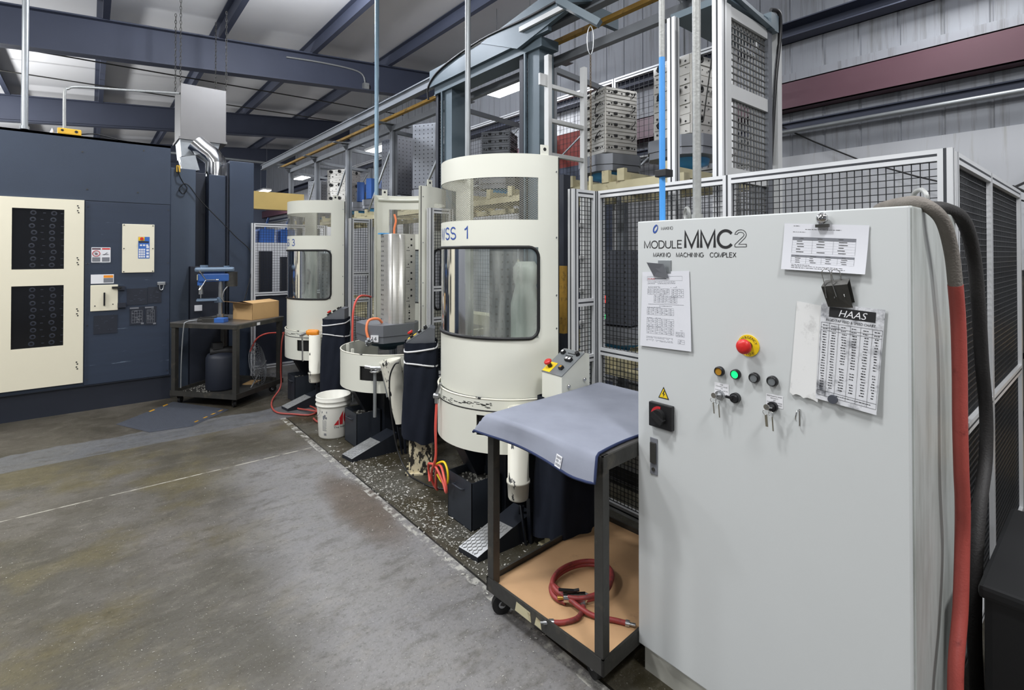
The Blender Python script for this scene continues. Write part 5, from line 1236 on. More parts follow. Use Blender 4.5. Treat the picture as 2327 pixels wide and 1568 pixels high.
# metal chips on the floor
b = B(); rnd = random.Random(3)
def chip(x, y, s):
    a = rnd.random()*6.28; T = Matrix.Translation((x, y, .002)) @ Matrix.Rotation(a, 4, 'Z') @ Matrix.Rotation(rnd.uniform(-.4, .4), 4, 'X')
    w, l = s*rnd.uniform(.4, .8), s*rnd.uniform(.7, 1.6); k = rnd.uniform(.2, .5)*s
    b.add([T @ V(p) for p in ((-l, -w, 0), (l*.8, -w*.7, 0), (l, w, .001), (-l*.7, w*.8, .001), (0, 0, k+.001))], [(0, 1, 4), (1, 2, 4), (2, 3, 4), (3, 0, 4)])
for i in range(2100):
    k = rnd.random()
    if k < .5: x = 1.55+abs(rnd.gauss(0, .14)); y = rnd.uniform(1.9, 3.9)
    elif k < .72: x = 1.5+rnd.gauss(0, .10); y = rnd.uniform(1.5, 4.4)
    elif k < .88: x = rnd.uniform(1.55, 2.0); y = rnd.choice((2.2, 3.1, 3.7, 4.4, 2.5))+rnd.gauss(0, .22)
    else: x = rnd.uniform(-.6, 1.5); y = rnd.uniform(1.0, 4.6)
    chip(x, y, rnd.choice((.0025, .003, .004, .005, .008)) if x > 1.48 else .0028)
o = b.obj('metal_chips', 'chip'); tag(o, 'bright metal chips strewn over the oily floor along the stations', 'metal chips', kind='stuff')
# ------------------------------------------------------------------ dark blue machine at the left
MY = 6.95
mc = thing('tool_magazine_machine', 'big dark blue machine with ivory door and smoked windows at the left', 'machine', (-1.0, 7.6, 0))
b = B(); b.box((-3.2, MY+.012, .27), (.70, 8.4, 2.86)); b.box((-3.2, MY+.004, 2.215), (.70, MY+.012, 2.885)); b.box((-3.2, MY+.004, 2.86), (.70, 8.4, 2.885)); b.obj('body', 'navy', mc, world=True)
b = B(); b.box((-3.2, MY+.03, 0), (.715, 8.4, .27)); b.box((-3.2, MY+.005, .262), (.715, MY+.03, .272)); b.obj('base', 'navy_dark', mc, world=True)
b = B(); b.box((-.045, MY+.001, .275), (.698, MY+.012, 2.205), 0, .003); sp = b.obj('access_panel', 'scuff', mc, world=True)
F2 = Mloc((0, MY, 0), (1, 0, 0), (0, 0, 1))
b = B(); z0, z1, x0, x1 = .31, 2.212, -1.7, -.052
wins = ((1.497, 2.103), (.715, 1.332)); wx0, wx1 = -.592, -.208
b.box((x0, MY-.02, z0), (wx0, MY+.003, z1)); b.box((wx1, MY-.02, z0), (x1, MY+.003, z1))
for a, c in ((z0, .715), (1.332, 1.497), (2.103, z1)): b.box((wx0, MY-.02, a), (wx1, MY+.003, c))
md = b.obj('magazine_door', 'ivory', mc, world=True)
for a, c in wins:
    b = B(); b.box((wx0, MY-.010, a), (wx1, MY-.004, c)); w = b.obj('window_pane', 'dark_glass', md, world=True)
    for i in range(4):
        for j in range(9):
            x = wx0+.15+.075*i+random.uniform(-.01, .01); z = a+.04+(c-a-.08)*j/8
            b = B()
            if i in (1, 3): b.box((x-.011, MY-.0115, z-.004), (x+.011, MY-.0102, z+.004), 0)
            else: b.lathe([(.012, 0), (.022, .0006), (.024, 0)], M=Mloc((x, MY-.0102, z), (1, 0, 0), (0, 0, 1)), n=14)
            b.obj('tool_end', 'navy_dark', w, world=True)
b = B()
for z in (2.12, 1.58, 1.05, .5):
    for dx, dz in ((-.018, .03), (-.012, .01), (-.018, -.02), (-.012, -.04)): b.cyl((x1-.03+dx*1.2, MY-.022, z+dz), (x1-.03+dx*1.2, MY-.02, z+dz), .007, 10)
b.obj('hinge_screw', 'steel_dark', md, world=True)
b = B(); b.box((.265, MY-.012, 1.445), (.552, MY+.004, 1.978), 0, .004); cp = b.obj('control_panel', 'ivory', mc, world=True)
b = B()
for x in (.28, .537):
    for z in (1.458, 1.71, 1.965): b.cyl((x, MY-.016, z), (x, MY-.012, z), .006, 10)
b.obj('screw', 'steel_dark', cp, world=True)
b = B(); b.rect(Mloc((0, MY-.0125, 0), (1, 0, 0), (0, 0, 1)), .405, 1.60, .508, 1.84); kp = b.obj('keypad', 'keyblue', cp, world=True)
K = Mloc((0, MY-.0135, 0), (1, 0, 0), (0, 0, 1))
b = B(); b.rect(K, .406, 1.795, .462, 1.838, mi=0); b.rect(K, .41, 1.775, .5, 1.79, mi=1)
for i in range(3):
    for j in range(4): b.rect(K, .411+.02*i, 1.61+.026*j, .427+.02*i, 1.63+.026*j, mi=2)
for j in range(4): b.rect(K, .478, 1.61+.035*j, .502, 1.634+.035*j, mi=2)
for i in range(3): b.rect(K, .42+.028*i, 1.738, .44+.028*i, 1.756, mi=2)
b.obj('keys', ['yellow_sign', 'ink', 'label_w'], kp, world=True)
b = B(); b.cyl((.436, MY-.013, 1.818), (.436, MY-.035, 1.818), .016, 16); b.obj('stop_button', 'red', cp, world=True)
def label(par, x0, z0, x1, z1, fills):
    b = B(); b.box((x0, MY-.004, z0), (x1, MY+.0015, z1)); o = b.obj('warning_label', 'label_w', par, world=True)
    b = B(); T = Mloc((0, MY-.0045, 0), (1, 0, 0), (0, 0, 1))
    for (u0, v0, u1, v1, m) in fills: b.rect(T, x0+(x1-x0)*u0, z0+(z1-z0)*v0, x0+(x1-x0)*u1, z0+(z1-z0)*v1, mi=m)
    return o, b, T
o, b, T = label(mc, .008, 1.56, .167, 1.72, [(.03, .85, .48, .95, 0), (.55, .86, .97, .95, 1), (.04, .06, .46, .34, 2), (.55, .06, .95, .34, 2)])
cxx, czz = .048, 1.655; rg = [(cxx+r*math.cos(R(a)), czz+r*1.0*math.sin(R(a))) for r, aa in ((.03, range(0, 360, 15)),) for a in aa]
b.tube([T @ V((x, z, .001)) for x, z in rg], .003, 4, closed=True, mi=3); b.bar(T @ V((cxx-.02, czz+.02, .001)), T @ V((cxx+.02, czz-.02, .001)), .005, .001, 3); b.cyl(T @ V((cxx, czz-.004, 0)), T @ V((cxx, czz-.004, .0012)), .013, 10, 2)
b.bar(T @ V((.11, 1.64, .001)), T @ V((.14, 1.665, .001)), .006, .001, 2, up=(0, -1, 0)); b.bar(T @ V((.10, 1.645, .001)), T @ V((.15, 1.645, .001)), .006, .001, 2, up=(0, -1, 0))
b.obj('printing', ['beam_red', 'red', 'ink_grey', 'ink_red'], o, world=True)
o, b, T = label(mc, .005, 1.335, .196, 1.432, [(.55, .62, .97, .9, 0), (.55, .1, .97, .58, 1)])
b.obj('printing', ['orange', 'ink_grey'], o, world=True)
b = B(); b.box((.003, MY-.012, 1.045), (.232, MY+.003, 1.32), 0, .004); cv = b.obj('latch_cover', 'ivory', mc, world=True)
b = B(); b.box((.11, MY-.03, 1.10), (.125, MY-.012, 1.24), 0, .004); b.box((.18, MY-.04, 1.28), (.26, MY-.012, 1.3)); b.cyl((.04, MY-.014, 1.1), (.04, MY-.012, 1.1), .006, 8); b.cyl((.19, MY-.014, 1.11), (.19, MY-.012, 1.11), .006, 8); b.obj('latch', 'black', cv, world=True)
b = B(); b.box((.23, MY-.03, 1.07), (.30, MY+.002, 1.12)); b.box((.23, MY-.03, 1.26), (.29, MY+.002, 1.3)); b.obj('hinge_block', 'navy_dark', mc, world=True)
for x0, z0, x1, z1 in ((.31, 1.09, .49, 1.27), (.495, 1.10, .62, 1.28), (.335, .87, .465, 1.065), (.47, .86, .575, 1.065), (.03, .80, .23, .995)):
    o, b, T = label(mc, x0, z0, x1, z1, [])
    o.data.materials[0] = M_['navy_dark']
    for i in range(9):
        u = x0+.01+random.random()*(x1-x0-.05); w = z0+.012+random.random()*(z1-z0-.04)
        if z1 < 1.08 and x0 > .3: b.rect(T, u, w, u+.03*random.uniform(.5, 1), w+.006, mi=0)
        else: b.rect(T, u, w, u+random.uniform(.005, .03), w+.004, mi=1)
    if z1 < 1.08 and x0 > .3:
        table_ = [(x0+.02+(x1-x0-.04)*i/4) for i in range(5)]
        for x in table_: b.rect(T, x-.0015, z0+.02, x+.0015, z1-.04, mi=0)
        for j in range(5): b.rect(T, x0+.02, z0+.02+(z1-z0-.06)*j/4, x1-.02, z0+.023+(z1-z0-.06)*j/4, mi=0)
        b.rect(T, x0, z1-.018, x0+.08, z1-.002, mi=0); b.rect(T, x1-.03, z0+.002, x1-.004, z0+.02, mi=0)
    b.obj('worn_print', ['ink_grey', 'beam'], o, world=True)
    o.name = 'worn_label'
b = B(); b.box((.58, MY-.03, 1.30), (.655, MY+.002, 1.335), 0, .003); b.tube([(.60, MY-.025, 1.30), (.605, MY-.03, 1.25), (.63, MY-.03, 1.25), (.64, MY-.025, 1.30)], .006, 6, smooth=4); b.obj('cable_hook', 'steel', mc, world=True)
b = B()
for x in (-.02, .68):
    for z in (2.15, 1.55, .9, .33): b.cyl((x, MY-.003, z), (x, MY+.001, z), .006, 8)
for x, z in ((-.03, 2.33), (.4, 2.33), (.45, 2.8), (-.07, 2.72)): b.cyl((x, MY-.0, z), (x, MY+.004, z), .008, 8)
b.obj('panel_screw', 'steel_dark', mc, world=True)
# taller sections beyond the magazine
m2 = thing('machining_center', 'dark blue-grey machine towers standing behind the drill press table', 'machine', (1.2, 7.8, 0))
for (x0, y0, x1, z1, m) in ((.735, 7.30, .995, 2.69, 'navy2'), (.995, 7.62, 1.15, 2.70, 'navy_dark'), (1.15, 7.40, 1.345, 2.66, 'navy'), (1.37, 7.32, 1.655, 2.85, 'navy')):
    b = B(); b.box((x0, y0, 0), (x1, 8.9, z1), 0, .006); b.obj('tower_panel', m, m2, world=True)
b = B(); b.box((1.345, 7.36, 0), (1.37, 8.9, 2.82)); b.obj('seam_strip', 'navy_dark', m2, world=True)
b = B(); b.box((.925, 7.17, 0), (1.26, 7.3, 1.5), 0, .008); eb = b.obj('access_cover', 'navy_dark', m2, world=True)
b = B(); b.box((.97, 7.16, .96), (1.05, 7.172, 1.03)); b.obj('warning_label', 'label_w', m2, world=True)
b = B(); b.tube([(.80, 7.28, 2.74), (.82, 7.26, 2.6), (.86, 7.28, 2.52), (.9, 7.27, 2.45), (.86, 7.28, 2.38), (.82, 7.27, 2.44), (.9, 7.27, 2.50), (1.05, 7.27, 2.30), (1.4, 7.24, 1.9), (1.62, 7.22, 1.6), (1.50, 7.15, 1.0)], .006, 6, smooth=6); b.obj('cable', 'rubber', m2, world=True)
b = B(); b.box((.79, 7.27, 2.64), (.83, 7.3, 2.72)); b.obj('connector', 'yellow', m2, world=True)
# yellow beacon box on top
t = thing('cable_box', 'small yellow metal box with two round cut-outs on top of the dark blue machine', 'box', (-.17, 7.0, 2.885))
b = B(); b.box((-.27, 6.96, 2.885), (-.08, 7.06, 2.95), 0, .012); b.obj('body', 'yellow', t, world=True)
b = B(); b.cyl((-.23, 6.958, 2.925), (-.23, 6.962, 2.925), .012, 14); b.cyl((-.12, 6.958, 2.922), (-.12, 6.962, 2.922), .014, 14); b.obj('hole', 'hole', t, world=True)
b = B(); b.lathe([(.02, 0), (0, .06)], (-.31, 7.0, 2.885), 12); o = b.obj('cone_marker', 'label_w'); tag(o, 'tiny white cone beside the yellow box on the machine top', 'cone')
b = B(); b.tube([(-.08, 7.0, 2.91), (.05, 7.0, 2.93), (.25, 7.02, 2.9), (.45, 7.05, 2.895)], .007, 6, smooth=4); o = b.obj('cable', 'rubber'); tag(o, 'short cable running from the yellow box along the machine top', 'cable')
# hanging extraction unit
t = thing('extraction_hood', 'grey sheet-metal duct box hung on chains above the dark blue machine', 'duct', (1.18, 8.2, 3.2))
b = B(); b.box((.91, 8.0, 3.20), (1.45, 8.6, 3.93), 0, .006); b.box((.89, 7.985, 3.185), (1.46, 8.61, 3.215)); b.obj('plenum', 'duct', t, world=True)
b = B(); b.add([(.91, 8.02, 3.19), (1.38, 8.02, 3.19), (1.38, 8.5, 3.19), (.91, 8.5, 3.19), (.93, 8.04, 2.96), (1.33, 8.04, 2.98), (1.33, 8.48, 2.98), (.93, 8.48, 2.96)], [(0, 4, 5, 1), (1, 5, 6, 2), (2, 6, 7, 3), (3, 7, 4, 0), (4, 7, 6, 5)]); b.obj('transition', 'galv', t, world=True)
b = B(); b.tube([(1.08, 7.95, 3.14), (1.16, 7.92, 3.06), (1.25, 7.88, 2.98), (1.30, 7.85, 2.90), (1.31, 7.84, 2.76), (1.31, 7.84, 2.62)], .13, 24); b.cyl((1.31, 7.84, 2.88), (1.31, 7.84, 2.72), .137, 24); b.cyl((1.31, 7.84, 2.67), (1.31, 7.84, 2.62), .142, 24); b.obj('elbow_duct', 'chrome', t, world=True)
b = B(); b.bar((.97, 7.9, 2.93), (1.02, 7.9, 2.74), .18, .18); b.obj('spigot', 'galv', t, world=True)
for x, y in ((.91, 8.02), (1.45, 8.02), (.91, 8.55), (1.40, 8.5)):
    b = B()
    for k in range(24):
        z = 3.93+.048*k; q = .011
        b.tube([(x+(q if k % 2 else 0)*math.cos(a), y+(0 if k % 2 else q)*math.cos(a), z+.03*math.sin(a)) for a in (0, 1.05, 2.1, 3.14, 4.2, 5.2)], .004, 4, closed=True)
    b.obj('chain', 'steel_dark', t, world=True)
# ------------------------------------------------------------------ drill press table
tb = thing('work_table', 'oily steel table on casters carrying the blue drill press', 'table', (1.20, 6.03, 0), R(38))
TL, TD, TH = .75, .83, .90
for x in (0, TL):
    for y in (0, TD):
        sx = 1 if x == 0 else -1; sy = 1 if y == 0 else -1
        b = B(); b.box((x, y, .10), (x+sx*.05, y+sy*.05, TH-.002), 0, .003); b.obj('leg', 'steel_dark', tb)
b = B(); b.box((-.01, -.01, TH-.012), (TL+.01, TD+.01, TH), 0, .002); b.obj('top_plate', 'steel_top', tb)
b = B(); 
for z0, z1 in ((TH-.055, TH-.012),):
    b.box((-.008, -.008, z0), (TL+.008, .0, z1)); b.box((-.008, TD, z0), (TL+.008, TD+.008, z1)); b.box((-.008, 0, z0), (0, TD, z1)); b.box((TL, 0, z0), (TL+.008, TD, z1))
b.obj('apron_frame', 'steel_dark', tb)
b = B(); z0, z1 = .10, .155
b.box((-.008, -.008, z0), (TL+.008, .0, z1)); b.box((-.008, TD, z0), (TL+.008, TD+.008, z1)); b.box((-.008, 0, z0), (0, TD, z1)); b.box((TL, 0, z0), (TL+.008, TD, z1)); b.box((0, 0, .11), (TL, TD, .12)); b.obj('shelf', 'steel_dark', tb)
b = B(); b.box((.3, -.0095, TH-.05), (.35, -.008, TH-.02)); b.obj('worn_sticker', 'label_w', tb)
for x, y, a in ((.05, .06, 1), (TL-.05, .06, 2.2), (.05, TD-.06, .4), (TL-.05, TD-.06, 3)): caster(tb, x, y, .042, .10, a)
TM = tb.matrix_basis
dp = thing('drill_press', 'small blue bench drill press standing on the oily steel table', 'drill press', tuple(TM @ V((.24, .50, TH))), R(-100))
b = B(); b.box((-.10, -.16, 0), (.10, .14, .028), 0, .006); b.box((-.09, -.14, .028), (.09, -.02, .036)); b.obj('base', 'steel_dark', dp)
b = B(); b.cyl((0, .06, .028), (0, .06, .46), .022, 18); b.cyl((0, .06, .028), (0, .06, .07), .036, 18); b.obj('column', 'steel', dp)
b = B(); b.box((-.10, -.17, .225), (.09, .03, .245), 0, .004); b.cyl((0, .06, .20), (0, .06, .26), .034, 16); b.bar((0, .0, .215), (0, .06, .215), .05, .03); b.obj('work_table', 'drill_grey', dp)
b = B(); b.box((-.055, -.16, .44), (.055, .16, .53), 0, .014); b.box((-.02, -.10, .53), (.02, .1, .555)); b.cyl((0, -.13, .40), (0, -.13, .44), .034, 18); hd = b.obj('head', 'blue_drill', dp)
b = B(); b.box((-.075, -.19, .55), (.075, .20, .60), 0, .02); b.obj('belt_cover', 'drill_grey', dp)
b = B(); b.box((-.06, -.166, .46), (.06, -.158, .52)); b.obj('front_plate', 'oldcream', dp)
b = B(); b.cyl((0, -.13, .34), (0, -.13, .40), .018, 16); b.cyl((0, -.13, .30), (0, -.13, .345), .024, 16, 0, .02); b.cyl((0, -.13, .255), (0, -.13, .30), .006, 10); b.obj('chuck', 'chrome', dp)
b = B(); b.cyl((0, .17, .38), (0, .17, .545), .062, 20); b.obj('motor', 'steel_dark', dp)
b = B()
for a in (0, 2.1, 4.2): b.cyl((.055, -.08, .46), (.09, -.08+.10*math.cos(a), .46+.10*math.sin(a)), .006, 8); b.cyl((.088, -.08+.10*math.cos(a), .46+.10*math.sin(a)), (.094, -.08+.125*math.cos(a), .46+.125*math.sin(a)), .011, 10)
b.obj('feed_handle', 'chrome', dp)
b = B(); b.cyl((0, -.1, .60), (0, -.1, .625), .04, 18); b.obj('pulley_cap', 'drill_grey', dp)
b = B(); b.cyl((0, .12, .60), (0, .12, .615), .03, 18); b.obj('pulley_cap', 'drill_grey', dp)
b = B(); b.tube([tuple(TM @ V((.10, .56, TH+.02))), tuple(TM @ V((-.01, .62, TH+.012))), tuple(TM @ V((-.035, .635, TH-.06))), tuple(TM @ V((-.045, .65, .5))), tuple(TM @ V((-.04, .66, .2)))], .006, 8, smooth=5); o = b.obj('power_cord', 'galv', dp, world=True)
b = B(); b.tube([dp.matrix_basis @ V(p) for p in ((.02, .17, .42), (.05, .10, .34), (.04, .08, .25), (.03, .1, .2), (.05, .05, .28))], .006, 6, smooth=5); o = b.obj('motor_cord', 'galv', dp, world=True)
vs_ = thing('machine_vise', 'small blue-ended vise lying at the foot of the drill press', 'vise', tuple(TM @ V((.09, .36, TH))), R(-42))
b = B(); b.box((-.12, -.03, 0), (.02, .05, .045), 0, .004); b.obj('grey_body', 'steel_dark', vs_)
b = B(); b.box((.02, -.04, 0), (.13, .05, .05), 0, .006); b.obj('blue_end', 'blue_drill', vs_)
# cardboard box with an open flap
bx = thing('cardboard_box', 'brown cardboard box with one open flap on the drill press table', 'box', tuple(TM @ V((.535, .19, TH))), R(29))
b = B(); w, d, h, k = .19, .15, .19, .004
b.box((-w, -d, 0), (w, d, k)); b.box((-w, -d, 0), (w, -d+k, h)); b.box((-w, d-k, 0), (w, d, h)); b.box((-w, -d, 0), (-w+k, d, h)); b.box((w-k, -d, 0), (w, d, h)); b.obj('walls', 'card', bx)
b = B(); b.add([(-w, -d, h), (w, -d, h), (w, 0, h+.02), (-w, -.0, h+.02), (w, d, h), (-w, d, h)], [(0, 1, 2, 3), (3, 2, 4, 5)]); b.obj('top_flaps', 'card', bx)
b = B(); q = [V(p) for p in ((-w, -d, h), (-w, d, h), (-w-.13, d+.0, h+.03), (-w-.13, -d+.02, h+.02))]; b.add(q+[p-V((0, 0, .004)) for p in q], [(0, 1, 2, 3), (7, 6, 5, 4), (0, 4, 5, 1), (1, 5, 6, 2), (2, 6, 7, 3), (3, 7, 4, 0)]); b.obj('open_flap', 'card_in', bx)
b = B(); b.box((-.02, -d-.0008, .02), (.10, -d+.001, .075)); b.obj('torn_label', 'card', bx)
# things under the table
t = thing('floor_drum', 'dark ribbed air drum standing on the table lower shelf', 'drum', tuple(TM @ V((.30, .45, .12))))
b = B(); b.lathe([(0, 0), (.15, 0), (.16, .02), (.16, .36), (.14, .40), (.05, .43), (0, .43)], n=28); b.cyl((0, 0, .43), (0, 0, .47), .03, 12); b.obj('body', 'navy_dark', t)
b = B(); b.cyl((-.12, -.02, .43), (.10, -.05, .43), .05, 16); b.box((-.10, -.08, .46), (.0, .02, .53)); b.obj('motor', 'hole', t)
t = thing('wire_disc', 'round grey wire grille leaning on a rod under the table', 'grille', tuple(TM @ V((.50, .14, .12))), R(38))
b = B(); T = Matrix.Translation((0, 0, .25)) @ Matrix.Rotation(R(78), 4, 'X') @ Matrix.Rotation(R(16), 4, 'Y')
for r in [.02+.024*i for i in range(9)]: b.tube([T @ V((r*math.cos(2*math.pi*i/24), r*1.15*math.sin(2*math.pi*i/24), .03*(1-(r/.22)**2))) for i in range(24)], .003, 5, closed=True)
for i in range(16): b.tube([T @ V((r*math.cos(2*math.pi*i/16), r*1.15*math.sin(2*math.pi*i/16), .03*(1-(r/.22)**2))) for r in (.01, .11, .212)], .0025, 5)
b.obj('grille', 'tomb_g', t)
b = B(); b.cyl((-.16, -.04, .01), (.14, .0, .26), .008, 8); b.obj('rod', 'steel', t)
b = B(); b.cbox((0, 0, .003), (.2, .12, .006)); o = b.obj('cardboard_scrap', 'card'); o.matrix_basis = Matrix.Translation(TM @ V((.6, .3, .12))) @ Matrix.Rotation(R(50), 4, 'Z'); tag(o, 'scrap of brown cardboard on the table lower shelf', 'scrap')
b = B()
for i in range(110): p = TM @ V((.05+random.random()*.45, .45+random.random()*.33, .123)); b.cbox((p.x, p.y, p.z+.003), (.014, .007, .006), 0, 0, random.random()*3)
o = b.obj('swarf', 'chip'); tag(o, 'metal swarf scattered on the table lower shelf', 'swarf', kind='stuff')
# anti-fatigue mat
mt = thing('floor_mat', 'dark foam anti-fatigue mat with yellow edge dashes on the floor', 'mat', (.68, 6.25, 0))
cs = [(.20, 6.235), (.43, 5.76), (.76, 5.70), (1.14, 6.06), (.72, 6.78)]
b = B(); k = [V((x, y, 0)) for x, y in cs]; c = sum(k, V())/5; top = [p.lerp(c, .07)+V((0, 0, .014)) for p in k]; bt = [p+V((0, 0, .002)) for p in k]
b.add(bt+top, [(5, 6, 7, 8, 9)]+[(i, (i+1) % 5, 5+(i+1) % 5, 5+i) for i in range(5)], 0); b.obj('foam', 'mat', mt, world=True)
b = B()
def dash(i, j, f):
    a, d = top[i].lerp(top[j], f), top[i].lerp(top[j], f+.10); n_ = (c-a).normalized()*.04
    b.add([a+V((0, 0, .001)), d+V((0, 0, .001)), d+n_+V((0, 0, .001)), a+n_+V((0, 0, .001))], [(0, 1, 2, 3), (3, 2, 1, 0)])
for f in (.12, .38, .62, .85): dash(2, 3, f)
for f in (.5, .78): dash(0, 4, f)
b.obj('yellow_dashes', 'yellow', mt, world=True)
# ------------------------------------------------------------------ far background beyond the fence
t = thing('enclosed_machine', 'pale machine with a yellow header seen through the far mesh fence', 'machine', (2.3, 9.9, 0))
b = B(); b.box((1.9, 9.6, 0), (2.9, 10.6, 1.85)); b.obj('body', 'label_w', t, world=True)
b = B(); b.box((1.7, 9.4, 2.42), (2.95, 9.6, 2.72)); b.obj('header', 'header', t, world=True)
b = B(); b.box((1.8, 9.55, .3), (2.0, 9.62, 1.9)); b.box((2.25, 9.5, .3), (2.45, 9.6, 1.7)); b.box((2.6, 9.5, .9), (2.8, 9.6, 1.6)); b.obj('dark_fittings', 'navy_dark', t, world=True)
b = B(); b.box((2.08, 9.48, .9), (2.12, 9.6, 1.75)); b.obj('yellow_post', 'yellow', t, world=True)
b = B(); b.box((1.72, 9.44, 0), (1.78, 9.58, 2.42)); b.box((2.88, 9.44, 0), (2.94, 9.58, 2.42)); b.obj('header_post', 'beam', t, world=True)
for x in (1.95, 2.3, 2.65):
    b = B(); b.box((x, 9.75, 1.85), (x+.25, 10.1, 2.1), 0, .01); b.bar((x+.1, 9.8, 2.1), (x+.16, 9.8, 2.3), .03, .03); b.obj('blue_unit', 'blue_drill', t, world=True)
for x, y, z1, m, lb in ((-.9, 11.0, 2.2, 'navy', 'dark machine block beyond the extraction box'), (2.2, 13.2, 2.6, 'navy2', 'blue-grey machine block far down the hall'), (4.9, 15.5, 2.2, 'label_w', 'pale machine block at the far end by the right wall')):
    b = B(); b.box((x-.7, y, 0), (x+.7, y+1.2, z1), 0, .02); b.box((x-.5, y-.03, .4), (x+.2, y, z1-.3)); o = b.obj('machine_block', m); tag(o, lb, 'machine')
b = B(); b.tube([(-6, 14.1, 4.0), (2.2, 14.1, 4.0), (5.7, 14.1, 4.0)], .03, 8); o = b.obj('sprinkler_pipe', 'galv'); tag(o, 'thin pipe crossing the hall below the second rafter', 'pipe')
for y, lb in ((6.4, 'first'), (7.9, 'second')):
    b = B(); b.tube([(-6.5, y+4.5, 4.75), (0, y+4.5, 4.85), (5.7, y+4.5, 4.95)], .012, 6); o = b.obj('conduit_run', 'steel_dark'); tag(o, 'thin dark conduit under the roof, %s one beyond the nearest rafter' % lb, 'conduit')
b = B(); b.tube([(2.6, 9.277, 5.08), (3.2, 9.277, 5.13), (3.8, 9.277, 5.14), (4.0, 9.277, 5.07), (4.04, 9.277, 4.9)], .016, 8, smooth=4); b.box((3.99, 9.2, 4.80), (4.09, 9.293, 4.92)); o = b.obj('conduit', 'conduit'); tag(o, 'bent conduit and box on the face of the nearest rafter', 'conduit')
# ------------------------------------------------------------------ right edge: shelving beyond the fence
t = thing('storage_shelf', 'dark shelving unit at the right edge beyond the side fence', 'shelf', (5.2, .2, 0))
for x, y in ((4.75, -.6), (4.75, .42), (5.6, -.6), (5.6, .42)):
    b = B(); b.box((x-.03, y-.03, 0), (x+.03, y+.03, 1.5)); b.obj('post', 'steel_dark', t, world=True)
for z in (.15, .62, 1.0):
    b = B(); b.box((4.72, -.63, z-.04), (5.63, .45, z)); b.obj('shelf_board', 'steel_dark', t, world=True)
def crate(x0, y0, z0, x1, y1, z1, m, nm, lb, cat): b = B(); b.box((x0, y0, z0), (x1, y1, z1), 0, .012); o = b.obj(nm, m); return tag(o, lb, cat)
crate(4.76, -.3, 1.0, 5.2, .38, 1.14, 'wood', 'wooden_crate', 'pale wooden crate on the top board of the dark shelving', 'crate')
crate(4.76, -.3, .62, 5.3, .38, .84, 'card', 'carton', 'brown carton on the middle board of the dark shelving', 'carton')
crate(4.76, -.3, .15, 5.3, .38, .45, 'wood', 'wooden_crate', 'pale wooden crate on the bottom board of the dark shelving', 'crate')
b = B(); b.tube([(4.8, .30, 1.60), (5.3, .25, 1.58), (5.6, .2, 1.45)], .03, 10, smooth=4); b.tube([(4.8, .36, 1.57), (5.3, .33, 1.54), (5.6, .3, 1.42)], .025, 10, smooth=4); o = b.obj('slat_bundle', 'wood'); tag(o, 'bundle of pale slats poking out at the right edge above the shelving', 'slats')
b = B(); b.box((4.74, -.1, 1.50), (5.6, .44, 1.54)); o = b.obj('top_tray', 'hole'); tag(o, 'black tray on top of the dark shelving', 'tray')
for pts, lb in (([(5.78, 2.75, 3.30), (5.74, 1.6, 2.55), (5.6, .45, 2.05)], 'thin black cable slanting down the right wall to the fence corner'), ([(4.3, .42, 2.05), (5.0, .3, 2.25), (5.79, .0, 2.8)], 'thin black cable rising from the side fence to the wall'), ([(4.3, .42, 2.06), (5.0, .3, 2.02), (5.79, -.1, 2.0)], 'thin black cable running level from the side fence to the wall')):
    b = B(); b.tube(pts, .008, 6, smooth=3); o = b.obj('cable', 'rubber'); tag(o, lb, 'cable')
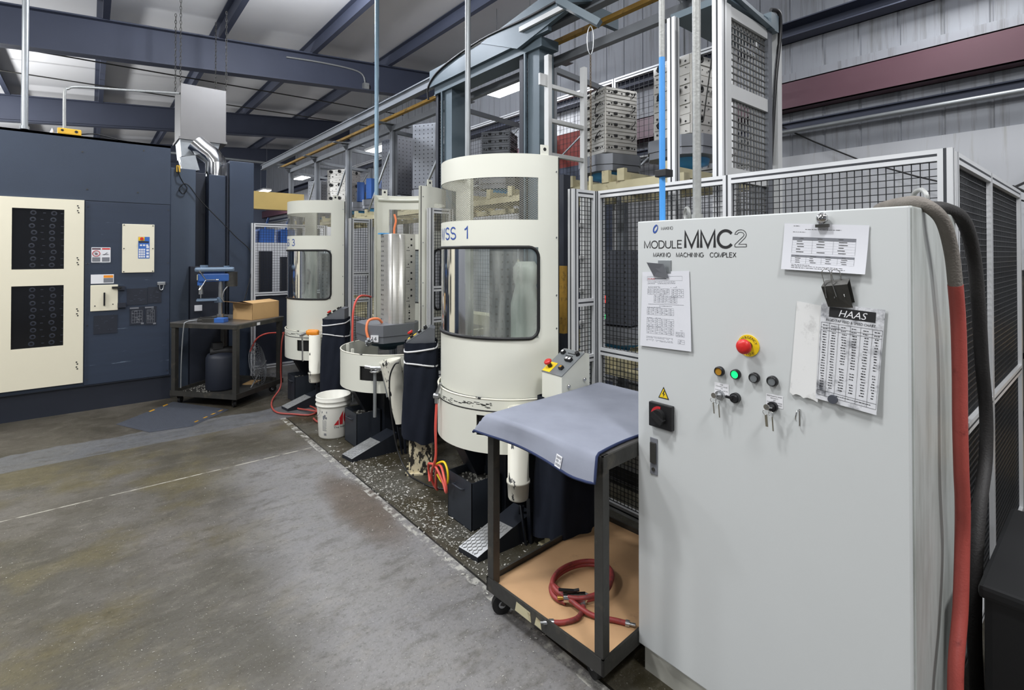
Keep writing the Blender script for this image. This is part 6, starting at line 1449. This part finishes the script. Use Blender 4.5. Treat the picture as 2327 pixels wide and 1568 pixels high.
# ------------------------------------------------------------------ lamps and added fill lights
def lamp_obj(label, x, y, z, L=1.2, along='Y', w=.3, power=None, size=None):
    t = thing('ceiling_lamp', label, 'lamp', (x, y, z), 0, 'lit lamps under the roof')
    dx, dy = (w/2, L/2) if along == 'Y' else (L/2, w/2)
    b = B(); b.box((-dx, -dy, .02), (dx, dy, .08), 0, .01); b.obj('housing', 'alu_flat', t)
    b = B(); b.box((-dx+.01, -dy+.01, 0), (dx-.01, dy-.01, .022), 0, .006); b.obj('diffuser', 'lamp', t)
    rz = roofz(x)+.15; b = B()
    for s in (-1, 1): b.cyl((0, s*dy*.8 if along == 'Y' else 0, .08), (0, s*dy*.8 if along == 'Y' else 0, rz-z), .004, 6)
    b.obj('suspension', 'steel', t)
    return t
def area(x, y, z, sx, sy, power, col=(1, .98, .95), rot=(0, 0, 0)):
    l = bpy.data.lights.new('lamp_and_fill_light', 'AREA'); l.shape = 'RECTANGLE'; l.size = sx; l.size_y = sy; l.energy = power; l.color = col
    o = bpy.data.objects.new('lamp_and_fill_light', l); COL.objects.link(o); o.location = (x, y, z); o.rotation_euler = rot; return o
for (x, y, z, lb) in ((5.0, 6.0, 4.2, 'lit lamp glowing between the twin crane masts'), (5.0, 10.7, 4.0, 'lit lamp above the middle of the pallet rack'), (5.05, 16.2, 4.0, 'lit lamp far down the right side, above the drum marked WSS 3'), (4.7, 19.4, 3.85, 'farthest lit lamp, above the yellow header')):
    lamp_obj(lb, x, y, z, 1.0, 'X' if False else 'Y', .28); area(x, y, z-.03, .28, 1.0, 30, (1, .99, .97))
BAYS_AND_FILL = [(1.72, 6.15, 4.86, 260), (.1, 1.7, 4.4, 85), (-3.4, 5.2, 4.2, 90), (-3.4, 10.5, 4.2, 60), (.6, -.9, 4.4, 75), (5.1, .8, 4.35, 26), (2.6, -2.4, 4.3, 130), (-1.6, 3.4, 4.3, 70), (-3.6, -1.5, 4.2, 60)]  # high bays over the hall, plus an unseen fill added for the cabinet side
for i, (x, y, z, pw) in enumerate(BAYS_AND_FILL):
    if i == 0:      # the high bay just above the picture hangs close under the roof and lights it too
        l = bpy.data.lights.new('bay_and_fill_light', 'POINT'); l.energy = pw; l.shadow_soft_size = .16; l.color = (.88, .92, 1)
        o = bpy.data.objects.new('bay_and_fill_light', l); COL.objects.link(o); o.location = (x, y, z)
    else: area(x, y, z, .5, .5, pw, (.97, .98, 1))
for (x, y, z, pw) in ((-1.9, 6.3, 3.8, 130), (-2.3, 12.0, 3.5, 380), (-2.8, 16.6, 3.4, 330), (-3.2, 21, 3.4, 200), (2.2, 1.0, 4.5, 30)):  # unseen fill lights added mainly to brighten the roof, no fixtures there
    l = bpy.data.lights.new('bay_and_fill_light', 'POINT'); l.energy = pw; l.shadow_soft_size = .2; l.color = (.95, .97, 1)
    o = bpy.data.objects.new('bay_and_fill_light', l); COL.objects.link(o); o.location = (x, y, z)
w = bpy.data.worlds.new('world'); SC.world = w; w.use_nodes = True
w.node_tree.nodes['Background'].inputs[0].default_value = (.6, .68, .8, 1); w.node_tree.nodes['Background'].inputs[1].default_value = .05
